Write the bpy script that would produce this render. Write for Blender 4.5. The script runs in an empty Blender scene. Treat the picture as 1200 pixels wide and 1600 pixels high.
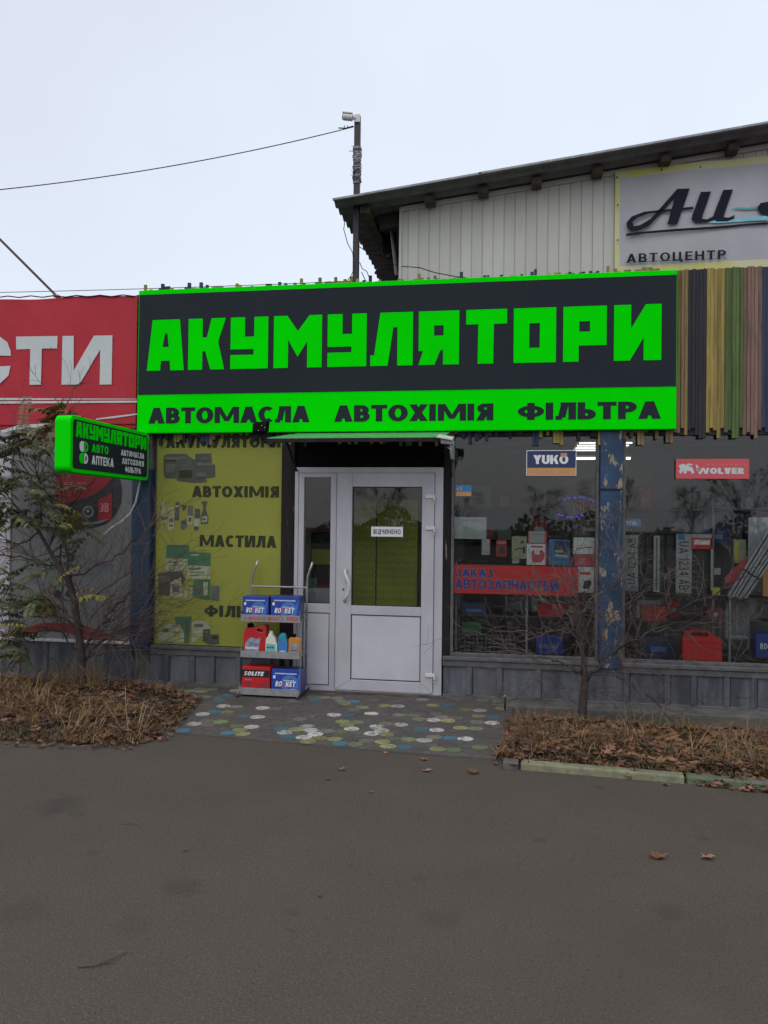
import bpy, bmesh, math, random
from mathutils import Vector, Matrix
from mathutils.geometry import tessellate_polygon
S = bpy.context.scene
C = S.collection
R = random.Random(7)
rad = math.radians

# ---------------------------------------------------------------- camera, sky, sun, exposure
F_PX, YAW, PITCH, ROLL = 1270.0, rad(9.59), rad(0.717), rad(0.6425)
EYE = Vector((0, -7.43, 1.60))
_f = Vector((-math.sin(YAW)*math.cos(PITCH), math.cos(YAW)*math.cos(PITCH), math.sin(PITCH)))
_r = Vector((math.cos(YAW), math.sin(YAW), 0)); _u = _r.cross(_f)
CR = _r*math.cos(ROLL) + _u*math.sin(ROLL); CU = -_r*math.sin(ROLL) + _u*math.cos(ROLL)
cam = bpy.data.cameras.new('camera'); co = bpy.data.objects.new('camera', cam); C.objects.link(co)
cam.sensor_fit = 'VERTICAL'; cam.sensor_height = 32.0; cam.sensor_width = 24.0; cam.lens = 32.0*F_PX/1600
cam.clip_start = .05; cam.clip_end = 2000
m = Matrix((CR, CU, -_f)).transposed().to_4x4(); m.translation = EYE; co.matrix_world = m
S.camera = co

SUN_EL, SUN_AZ = rad(55), rad(200)         # azimuth clockwise from +Y
w = bpy.data.worlds.new('World'); S.world = w; w.use_nodes = True
nt = w.node_tree; N = nt.nodes; L = nt.links; N.clear()
out = N.new('ShaderNodeOutputWorld'); sky = N.new('ShaderNodeTexSky'); sky.sky_type = 'NISHITA'
sky.sun_disc = False; sky.sun_elevation = SUN_EL; sky.sun_rotation = SUN_AZ; sky.dust_density = 4; sky.air_density = 1
b1 = N.new('ShaderNodeBackground'); b1.inputs[1].default_value = .05; L.new(sky.outputs[0], b1.inputs[0])
tc = N.new('ShaderNodeTexCoord'); ns = N.new('ShaderNodeTexNoise'); ns.inputs['Scale'].default_value = 1.3
ns.inputs['Detail'].default_value = 4; L.new(tc.outputs['Generated'], ns.inputs[0])
cr = N.new('ShaderNodeValToRGB'); L.new(ns.outputs[0], cr.inputs[0])
cr.color_ramp.elements[0].position = .25; cr.color_ramp.elements[0].color = (.60, .605, .67, 1)
cr.color_ramp.elements[1].position = .7; cr.color_ramp.elements[1].color = (.74, .795, .87, 1)
b2 = N.new('ShaderNodeBackground'); b2.inputs[1].default_value = 1.0; L.new(cr.outputs[0], b2.inputs[0])
ad = N.new('ShaderNodeAddShader'); L.new(b1.outputs[0], ad.inputs[0]); L.new(b2.outputs[0], ad.inputs[1]); L.new(ad.outputs[0], out.inputs[0])
sl = bpy.data.lights.new('sun', 'SUN'); so = bpy.data.objects.new('sun', sl); C.objects.link(so)
sl.energy = .5; sl.angle = rad(60); sl.color = (1, .98, .95)
sd = Vector((math.sin(SUN_AZ)*math.cos(SUN_EL), math.cos(SUN_AZ)*math.cos(SUN_EL), math.sin(SUN_EL)))
so.rotation_euler = sd.to_track_quat('Z', 'Y').to_euler()
vs = S.view_settings; vs.view_transform = 'Standard'; vs.look = 'None'; vs.exposure = 0; vs.gamma = 1; vs.use_curve_mapping = False
S.cycles.max_bounces = 8; S.cycles.transparent_max_bounces = 24

# ---------------------------------------------------------------- measuring: a point of the photograph on a real plane
def ray(x, y): return _f + CR*((x-600)/F_PX) + CU*((800-y)/F_PX)
def P(x, y, Y=0.):
    d = ray(x, y); t = (Y-EYE.y)/d.y; return EYE + d*t
def G(x, y, z=0.):
    d = ray(x, y); t = (z-EYE.z)/d.z; return EYE + d*t
def PX(x, y, X):
    d = ray(x, y); t = (X-EYE.x)/d.x; return EYE + d*t
def rc(x0, y0, x1, y1, Y=0.):
    mx, my = (x0+x1)/2, (y0+y1)/2
    return P(x0, my, Y).x, P(x1, my, Y).x, P(mx, y1, Y).z, P(mx, y0, Y).z

# ---------------------------------------------------------------- materials
def srgb(r, g, b):
    f = lambda c: (c/255/12.92) if c <= 10.3 else ((c/255+.055)/1.055)**2.4
    return (f(r), f(g), f(b))
MATS = {}
def mat(name, c, rough=.7, c2=None, scale=3., bump=0., bscale=40., metal=0., spec=.5, stretch=(1, 1, 1), rnd=0., emit=0, lo=.35, hi=.65, coat=0, c3=None, s3=1.5, l3=.55, h3=.7):
    mt = bpy.data.materials.new(name); mt.use_nodes = True; n = mt.node_tree.nodes; l = mt.node_tree.links
    p = n['Principled BSDF']; p.inputs['Roughness'].default_value = rough; p.inputs['Metallic'].default_value = metal
    p.inputs['Specular IOR Level'].default_value = spec; p.inputs['Coat Weight'].default_value = coat
    g = n.new('ShaderNodeNewGeometry'); mp = n.new('ShaderNodeMapping'); mp.inputs['Scale'].default_value = stretch
    l.new(g.outputs['Position'], mp.inputs[0]); vec = mp.outputs[0]
    oi = n.new('ShaderNodeObjectInfo')
    if rnd:
        ml = n.new('ShaderNodeMath'); ml.operation = 'MULTIPLY'; ml.inputs[1].default_value = 37.; l.new(oi.outputs['Random'], ml.inputs[0])
        va = n.new('ShaderNodeVectorMath'); va.operation = 'ADD'; l.new(vec, va.inputs[0]); l.new(ml.outputs[0], va.inputs[1]); vec = va.outputs[0]
    last = None
    def rgb(cc):
        q = n.new('ShaderNodeRGB'); q.outputs[0].default_value = (*cc, 1); return q.outputs[0]
    last = rgb(c)
    def layer(prev, cc, sc, a, b, det=6):
        t = n.new('ShaderNodeTexNoise'); t.inputs['Scale'].default_value = sc; t.inputs['Detail'].default_value = det; t.inputs['Roughness'].default_value = .62
        l.new(vec, t.inputs[0]); mr = n.new('ShaderNodeMapRange'); mr.inputs[1].default_value = a; mr.inputs[2].default_value = b; l.new(t.outputs[0], mr.inputs[0])
        mx = n.new('ShaderNodeMix'); mx.data_type = 'RGBA'; l.new(mr.outputs[0], mx.inputs[0]); l.new(prev, mx.inputs[6]); l.new(rgb(cc), mx.inputs[7]); return mx.outputs[2]
    if c2: last = layer(last, c2, scale, lo, hi)
    if c3: last = layer(last, c3, s3, l3, h3, 9)
    if rnd:
        hs = n.new('ShaderNodeHueSaturation'); mr = n.new('ShaderNodeMapRange'); mr.inputs[3].default_value = 1-rnd; mr.inputs[4].default_value = 1+rnd
        l.new(oi.outputs['Random'], mr.inputs[0]); l.new(mr.outputs[0], hs.inputs['Value']); l.new(last, hs.inputs['Color']); last = hs.outputs[0]
    l.new(last, p.inputs['Base Color'])
    if emit:
        l.new(last, p.inputs['Emission Color']); p.inputs['Emission Strength'].default_value = emit
    if bump:
        t = n.new('ShaderNodeTexNoise'); t.inputs['Scale'].default_value = bscale; t.inputs['Detail'].default_value = 5; l.new(vec, t.inputs[0])
        b = n.new('ShaderNodeBump'); b.inputs['Strength'].default_value = 1; b.inputs['Distance'].default_value = bump; l.new(t.outputs[0], b.inputs['Height']); l.new(b.outputs[0], p.inputs['Normal'])
    MATS[name] = mt; return mt
def M(n): return MATS[n]
V3 = (1, 1, .12)
mat('asphalt', (.098, .083, .068), .9, (.088, .075, .062), 2.2, .004, 200, spec=.08, c3=(.155, .134, .112), s3=110, l3=.52, h3=.66)
# asphalt gets worn patches and damp stains at a larger scale
def asphalt_extra():
    mt = M('asphalt'); n = mt.node_tree.nodes; l = mt.node_tree.links; p = n['Principled BSDF']
    src = p.inputs['Base Color'].links[0].from_socket
    g = n.new('ShaderNodeNewGeometry')
    prev = src
    for sc, a, b, col in ((.45, .45, .75, (.078, .069, .060)), (.8, .60, .72, (.112, .097, .082)), (85, .58, .68, (.050, .043, .036)), (11, .69, .75, (.062, .055, .048)), (34, .70, .74, (.17, .155, .14))):
        t = n.new('ShaderNodeTexNoise'); t.inputs['Scale'].default_value = sc; t.inputs['Detail'].default_value = 7; l.new(g.outputs['Position'], t.inputs[0])
        mr = n.new('ShaderNodeMapRange'); mr.inputs[1].default_value = a; mr.inputs[2].default_value = b; mr.inputs[4].default_value = .8; l.new(t.outputs[0], mr.inputs[0])
        mx = n.new('ShaderNodeMix'); mx.data_type = 'RGBA'; l.new(mr.outputs[0], mx.inputs[0]); l.new(prev, mx.inputs[6]); mx.inputs[7].default_value = (*col, 1); prev = mx.outputs[2]
    sep = n.new('ShaderNodeTexNoise'); sep.inputs['Scale'].default_value = 14; sep.inputs['Detail'].default_value = 5; l.new(g.outputs['Position'], sep.inputs[0])
    for px, py, r_, st in ((95, 1257, .10, .55), (78, 1270, .05, .4), (120, 1272, .04, .4), (287, 1386, .07, .45), (690, 1436, .07, .35), (35, 1425, .09, .3), (205, 1447, .07, .3), (1045, 1424, .06, .4), (844, 1313, .03, .45), (655, 1372, .03, .35), (148, 1332, .03, .4), (935, 1230, .03, .4), (1100, 1310, .03, .4), (455, 1427, .03, .3)):
        c = G(px, py); d = n.new('ShaderNodeVectorMath'); d.operation = 'SUBTRACT'; l.new(g.outputs['Position'], d.inputs[0]); d.inputs[1].default_value = (c.x, c.y, 0)
        ln = n.new('ShaderNodeVectorMath'); ln.operation = 'LENGTH'; l.new(d.outputs[0], ln.inputs[0])
        a = n.new('ShaderNodeMath'); a.operation = 'MULTIPLY_ADD'; l.new(sep.outputs[0], a.inputs[0]); a.inputs[1].default_value = r_*1.8; l.new(ln.outputs['Value'], a.inputs[2])
        mr = n.new('ShaderNodeMapRange'); mr.inputs[1].default_value = r_*1.6; mr.inputs[2].default_value = r_*2.5; mr.inputs[3].default_value = st*.6; mr.inputs[4].default_value = 0; l.new(a.outputs[0], mr.inputs[0])
        mx = n.new('ShaderNodeMix'); mx.data_type = 'RGBA'; l.new(mr.outputs[0], mx.inputs[0]); l.new(prev, mx.inputs[6]); mx.inputs[7].default_value = (.035, .032, .031, 1); prev = mx.outputs[2]
    l.new(prev, p.inputs['Base Color'])
asphalt_extra()
mat('paving', (.105, .094, .086), .85, (.078, .071, .070), 4, .003, 120, spec=.3, c3=(.13, .125, .105), s3=9, l3=.55, h3=.7)
for nm, c in (('tile_white', (.50, .49, .45)), ('tile_blue', (.035, .15, .21)), ('tile_yellow', (.27, .27, .10)), ('tile_green', (.17, .22, .075)), ('tile_faded', (.165, .16, .125))):
    mat(nm, c, .75, tuple(x*.6+.02 for x in c), 22, .002, 150, rnd=.3, c3=(.10, .095, .088), s3=26, l3=.50, h3=.64)
mat('soil', (.060, .045, .034), .95, (.035, .028, .023), 9, .02, 30, spec=.1)
mat('kerb_paint', (.27, .27, .15), .8, (.15, .16, .10), 9, .004, 60, c3=(.17, .16, .14), s3=16, l3=.52, h3=.6)
mat('kerb_green', (.12, .16, .08), .8, (.09, .11, .07), 9, .004, 60, c3=(.15, .14, .12), s3=16, l3=.52, h3=.6)
mat('concrete', (.15, .145, .135), .85, (.085, .082, .078), 6, .004, 70, spec=.3)
mat('sheet_grey', (.125, .134, .152), .6, (.055, .060, .071), 5, .003, 25, stretch=(1, 1, .22), lo=.38, hi=.6, rnd=.12, c3=(.03, .031, .035), s3=5, l3=.55, h3=.72)
mat('sill_grey', (.12, .12, .123), .6, (.07, .07, .07), 12, .002, 60, c3=(.06, .055, .05), s3=20, l3=.6, h3=.7)
mat('post_dark', (.012, .010, .011), .6, (.026, .021, .020), 12, .002, 60, stretch=V3, c3=(.20, .17, .15), s3=26, l3=.66, h3=.69, spec=.15)
mat('blue_chipped', (.012, .055, .125), .5, (.006, .026, .065), 7, .002, 50, stretch=(1, 1, .5), c3=(.27, .22, .14), s3=11, l3=.575, h3=.60)
mat('blue_dark', (.009, .022, .055), .5, (.014, .062, .105), 4, .002, 50, stretch=V3)
mat('pvc', (.47, .465, .50), .35, (.41, .405, .435), 5, spec=.5, stretch=(1, 1, .4), c3=(.25, .235, .225), s3=18, l3=.64, h3=.76)
mat('pvc_panel', (.53, .53, .58), .4, (.47, .47, .51), 3)
mat('gasket', (.02, .02, .022), .6)
mat('black', (.005, .005, .006), .7, spec=.05)
mat('vinyl_black', (.018, .024, .031), .7, (.021, .027, .034), 2, spec=.12)
mat('vinyl_green', (.0, .80, .0), .7, (.0, .73, .0), 2, spec=.03)
mat('fluorescent_green', (.0, .78, .0), .6, (.0, .74, .0), 2, spec=.06)  # fluorescent green vinyl of the projecting sign
mat('red_banner', (.46, .030, .047), .65, (.40, .026, .04), 1.5, .006, 3, spec=.25)
mat('white_vinyl', (.56, .60, .60), .6, (.51, .55, .55), 3, spec=.2)
mat('grey_vinyl', (.47, .48, .50), .5, (.40, .41, .43), 3)
mat('yellow_banner', (.28, .295, .05), .6, (.235, .25, .043), 1.2, .003, 5, spec=.25)
mat('yb_text', (.040, .044, .022), .7, spec=.15)
mat('yb_grey', (.075, .080, .065), .6, (.045, .05, .042), 14)
mat('yb_grey2', (.12, .13, .10), .6, (.08, .085, .07), 20)
mat('yb_pale', (.36, .37, .24), .6, (.27, .29, .17), 18)
mat('yb_green', (.035, .12, .052), .6, (.05, .15, .07), 12)
mat('poster', (.20, .21, .207), .5, (.16, .17, .17), 1.5, .003, 6)
mat('poster_red', (.28, .018, .024), .5, (.28, .02, .03), 4)
mat('poster_black', (.018, .018, .02), .4, (.04, .04, .045), 10)
mat('poster_grey', (.12, .15, .15), .5, (.2, .23, .23), 10)
mat('siding', (.55, .54, .49), .5, (.49, .48, .44), 3, stretch=(1, 1, .3), rnd=.04, c3=(.42, .40, .36), s3=5, l3=.62, h3=.8)
mat('roof_sheet', (.19, .165, .205), .6, (.11, .097, .12), 6)
mat('roof_edge', (.35, .36, .37), .5, (.2, .2, .2), 8)
mat('timber_dark', (.035, .028, .026), .85, (.02, .018, .018), 8, .003, 40)
mat('timber_brown', (.12, .092, .075), .85, (.06, .042, .03), 8, .003, 40)
WST = (1, 1, .06)
for nm, c in (('slat_tan', (.29, .20, .085)), ('slat_yellow', (.34, .25, .065)), ('slat_navy', (.022, .021, .030)), ('slat_green', (.10, .155, .042)), ('slat_pink', (.23, .14, .105)), ('slat_blue', (.03, .045, .10))):
    mat(nm, c, .75, tuple(x*.6 for x in c), 30, .002, 60, stretch=WST, rnd=.22, c3=tuple(x*.35 for x in c), s3=48, l3=.52, h3=.72)
mat('cream_banner', (.45, .455, .48), .6, (.36, .365, .39), 1.3, .012, 2)
mat('banner_edge', (.52, .53, .13), .6, (.58, .56, .36), 3)
mat('ink', (.016, .018, .030), .7, spec=.1)
mat('cyan', (.12, .48, .62), .6, (.3, .55, .62), 30)
mat('teal', (.10, .32, .32), .6)
mat('rusty_pole', (.045, .032, .04), .6, (.03, .025, .03), 10, .001, 60)
mat('tape', (.25, .25, .27), .4, (.06, .055, .06), 40, .003, 60, lo=.45, hi=.55)
mat('plastic_white', (.6, .6, .58), .4)
mat('plastic_grey', (.22, .22, .22), .4)
mat('cable_white', (.55, .54, .50), .5)
mat('metal_grey', (.33, .33, .335), .4, (.24, .24, .245), 20, metal=.2)
mat('chrome', (.5, .5, .48), .3, (.35, .34, .33), 20, metal=.7)
mat('canopy', (.16, .34, .19), .25, (.11, .26, .15), 6, spec=.6)
mat('box_blue', (.018, .06, .36), .4, (.014, .045, .30), 6)
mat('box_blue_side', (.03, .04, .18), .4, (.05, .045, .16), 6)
mat('box_swirl', (.05, .17, .50), .4)
mat('box_red', (.56, .012, .018), .4, (.42, .01, .014), 5)
mat('box_black', (.012, .012, .014), .4)
mat('print_white', (.75, .75, .76), .5)
mat('print_red', (.6, .03, .03), .5)
mat('print_navy', (.012, .028, .10), .45)
mat('print_orange', (.55, .26, .09), .5)
mat('print_pinkred', (.55, .075, .09), .45)
mat('strip_red', (.80, .025, .025), .5)
mat('print_palered', (.6, .2, .2), .5)
mat('print_blue', (.03, .19, .42), .5)
mat('print_violet', (.055, .05, .36), .5)
mat('print_grey', (.3, .3, .3), .5)
mat('paper', (.42, .44, .42), .7, (.36, .38, .36), 5)
mat('can_red', (.50, .018, .02), .3, (.42, .015, .018), 6, spec=.5)
mat('jerry_red', (.80, .025, .02), .35, (.68, .02, .02), 6, spec=.5)
mat('bottle_white', (.66, .65, .58), .35)
mat('bottle_teal', (.03, .28, .36), .3)
mat('bottle_orange', (.52, .22, .04), .3)
mat('print_teal', (.15, .45, .40), .5)
mat('print_silver', (.36, .38, .42), .4, (.12, .15, .25), 30)
mat('room_wall', (.22, .22, .23), .8, (.17, .17, .175), 3)
mat('room_floor', (.12, .11, .10), .6)
mat('pegboard', (.55, .60, .05), .6, (.40, .44, .04), 2.5)
mat('shelf_dark', (.03, .03, .032), .5)
mat('lamp', (1, .98, .95), .5, emit=2.2)
mat('led_blue', (.07, .03, .8), .5, emit=.6)
mat('led_red', (.5, .03, .05), .5, emit=.12)
mat('plate', (.36, .38, .38), .4)
mat('silver', (.5, .52, .55), .35, (.3, .31, .34), 30, stretch=(1, 1, .3), metal=.2)
mat('cup_brown', (.20, .07, .055), .6, (.14, .05, .04), 6)
mat('peg_dark', (.36, .39, .05), .5)
mat('yellow_item', (.55, .5, .05), .5)
mat('bark', (.055, .039, .034), .9, (.03, .023, .02), 20, .004, 60)
mat('twig', (.06, .043, .038), .8, (.10, .08, .07), 15)
mat('twig_red', (.085, .05, .045), .8, (.12, .085, .075), 15)
mat('twig_pale', (.14, .12, .108), .7, (.06, .047, .042), 12)
mat('leaf_green', (.105, .122, .050), .6, (.070, .088, .036), 6, c3=(.24, .22, .04), s3=2.5, l3=.55, h3=.62)
mat('leaf_olive', (.17, .15, .04), .6, (.09, .10, .03), 10, c3=(.25, .13, .04), s3=5, l3=.5, h3=.6)
mat('leaf_yellow', (.21, .19, .045), .6, (.14, .11, .04), 12)
mat('leaf_dry', (.26, .115, .052), .75, (.15, .066, .034), 25, rnd=.3)
mat('leaf_dry2', (.31, .165, .10), .75, (.22, .105, .065), 25, rnd=.3)
mat('soil_leaf', (.06, .04, .03), .85)
mat('leaf_dark', (.10, .055, .035), .8, (.14, .075, .045), 25)
mat('straw', (.245, .13, .045), .85, (.13, .066, .028), 5)
mat('straw_pale', (.30, .195, .095), .85, (.21, .125, .058), 9)
mat('grass_olive', (.10, .10, .035), .85, (.14, .12, .045), 9)
mat('hedge_far', (.035, .045, .02), .9, (.055, .05, .03), 3)
mat('car_paint', (.35, .36, .38), .25, spec=.6)
mat('tyre', (.02, .02, .02), .8)
def glass_mat():
    mt = bpy.data.materials.new('window_glass'); mt.use_nodes = True; n = mt.node_tree.nodes; l = mt.node_tree.links; n.clear()
    o = n.new('ShaderNodeOutputMaterial'); mx = n.new('ShaderNodeMixShader'); t = n.new('ShaderNodeBsdfTransparent'); t.inputs[0].default_value = (.94, .96, .95, 1)
    g = n.new('ShaderNodeBsdfGlossy'); g.inputs['Roughness'].default_value = .014; fr = n.new('ShaderNodeFresnel'); fr.inputs[0].default_value = 1.5
    l.new(fr.outputs[0], mx.inputs[0]); l.new(t.outputs[0], mx.inputs[1]); l.new(g.outputs[0], mx.inputs[2]); l.new(mx.outputs[0], o.inputs[0]); MATS['glass'] = mt
glass_mat()

# ---------------------------------------------------------------- mesh helpers
class MB:
    def __init__(s): s.v = []; s.f = []; s.m = []; s.mats = []
    def mi(s, m):
        if m not in s.mats: s.mats.append(m)
        return s.mats.index(m)
    def add(s, vs, fs, m):
        b = len(s.v); s.v += [tuple(p) for p in vs]; k = s.mi(m)
        for f in fs: s.f.append([b+i for i in f]); s.m.append(k)
    def box(s, x0, x1, y0, y1, z0, z1, m):
        s.add([(x0,y0,z0),(x1,y0,z0),(x1,y1,z0),(x0,y1,z0),(x0,y0,z1),(x1,y0,z1),(x1,y1,z1),(x0,y1,z1)],
              [(0,3,2,1),(4,5,6,7),(0,1,5,4),(1,2,6,5),(2,3,7,6),(3,0,4,7)], m)
    def obox(s, c, ax, ay, az, m):              # centre, three half-axis vectors
        vs = [c+ax*i+ay*j+az*k for k in (-1,1) for j in (-1,1) for i in (-1,1)]
        s.add(vs, [(0,2,3,1),(4,5,7,6),(0,1,5,4),(1,3,7,5),(3,2,6,7),(2,0,4,6)], m)
    def tube(s, pts, r, m, n=6, r1=None):
        pts = [Vector(p) for p in pts]; k = len(pts)
        if r1 is None: r1 = r
        rr = r if isinstance(r, (list, tuple)) else [r+(r1-r)*i/(k-1) for i in range(k)]
        vs = []; ref = Vector((.31, .2, 1)).normalized()
        for i, p in enumerate(pts):
            d = (pts[min(i+1, k-1)]-pts[max(i-1, 0)]).normalized()
            a = d.cross(ref)
            if a.length < .05: a = d.cross(Vector((1, 0, 0)))
            a.normalize(); b = d.cross(a)
            for j in range(n):
                t = 2*math.pi*j/n; vs.append(p+(a*math.cos(t)+b*math.sin(t))*rr[i])
        fs = [(i*n+j, i*n+(j+1)%n, (i+1)*n+(j+1)%n, (i+1)*n+j) for i in range(k-1) for j in range(n)]
        fs += [tuple(range(n))[::-1], tuple(range((k-1)*n, k*n))]
        s.add(vs, fs, m)
    def poly(s, pts, m):                         # flat polygon, any outline
        t = tessellate_polygon([[Vector(p) for p in pts]]); s.add(pts, [tuple(x) for x in t], m)
    def prism(s, loops, d0, d1, m, fr=None):     # loops of (u,v); extruded d0..d1 ; fr maps (u,v,d)->point
        fr = fr or (lambda u, v, d: (u, d, v))
        t = tessellate_polygon([[Vector((u, v, 0)) for u, v in lp] for lp in loops])
        fl = [q for lp in loops for q in lp]; n = len(fl)
        s.add([fr(u, v, d0) for u, v in fl]+[fr(u, v, d1) for u, v in fl], [tuple(x) for x in t]+[tuple(i+n for i in x)[::-1] for x in t], m)
        b = 0
        vs = [fr(u, v, d0) for u, v in fl]+[fr(u, v, d1) for u, v in fl]; fs = []
        for lp in loops:
            k = len(lp)
            for i in range(k): fs.append((b+i, b+(i+1)%k, b+(i+1)%k+n, b+i+n))
            b += k
        s.add(vs, fs, m)
def link(o, parent=None):
    C.objects.link(o)
    if parent is not None: o.parent = parent
    return o
def obj(name, mb, parent=None, bevel=0, smooth=False, origin=None, seg=1):
    if parent is not None: base = parent['_base'] if '_base' in parent else (0, 0, 0)
    else: base = origin or (0, 0, 0)
    base = Vector(base)
    me = bpy.data.meshes.new(name); me.from_pydata([tuple(Vector(p)-base) for p in mb.v], [], mb.f)
    for k in mb.mats: me.materials.append(M(k))
    me.polygons.foreach_set('material_index', mb.m)
    bm = bmesh.new(); bm.from_mesh(me); bmesh.ops.remove_doubles(bm, verts=bm.verts, dist=1e-5) if bevel or smooth else None
    bmesh.ops.recalc_face_normals(bm, faces=bm.faces) if bevel or smooth else None
    bm.to_mesh(me); bm.free()
    if smooth: me.polygons.foreach_set('use_smooth', [True]*len(me.polygons))
    me.update(); o = bpy.data.objects.new(name, me); link(o, parent)
    if parent is None: o.location = base
    o['_base'] = tuple(base)
    if bevel:
        q = o.modifiers.new('bevel', 'BEVEL'); q.width = bevel; q.segments = seg; q.limit_method = 'ANGLE'; q.angle_limit = rad(35)
    return o
def tag(o, label=None, cat=None, group=None, kind=None):
    for k, v in (('label', label), ('category', cat), ('group', group), ('kind', kind)):
        if v: o[k] = v
    return o
def thing(name, label, cat, base=(0, 0, 0), group=None):
    o = bpy.data.objects.new(name, None); o.empty_display_size = .1; link(o); o.location = base; o['_base'] = tuple(base)
    return tag(o, label, cat, group)
def quick(name, parent, fn, **k):
    mb = MB(); fn(mb); return obj(name, mb, parent, **k)
def bx(name, parent, x0, x1, y0, y1, z0, z1, m, **k):
    mb = MB(); mb.box(x0, x1, y0, y1, z0, z1, m); return obj(name, mb, parent, **k)

# ---------------------------------------------------------------- lettering: strokes in a unit-high box
def arc(cx, cy, rx, ry, a0, a1, t, n=14):
    o = []; i_ = []
    for k in range(n+1):
        a = rad(a0+(a1-a0)*k/n); c_, s_ = math.cos(a), math.sin(a)
        o.append((cx+rx*c_, cy+ry*s_)); i_.append((cx+(rx-t)*c_, cy+(ry-t*.85)*s_))
    return [[o[k], o[k+1], i_[k+1], i_[k]] for k in range(n)]
def bar(x0, y0, x1, y1): return [[(x0, y0), (x1, y0), (x1, y1), (x0, y1)]]
def dg(xb, yb, xt, yt, w_): return [[(xb, yb), (xb+w_, yb), (xt+w_, yt), (xt, yt)]]
def bowl(x0, x1, y0, y1, t):
    ry = (y1-y0)/2; rx = min(ry*1.05, (x1-x0)*.75); xm = x1-rx; h = t*.85
    return bar(x0, y1-h, xm, y1)+bar(x0, y0, xm, y0+h)+arc(xm, (y0+y1)/2, rx, ry, -90, 90, t)
def mir(ps, w_): return [[(w_-x, y) for x, y in p] for p in ps]
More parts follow.
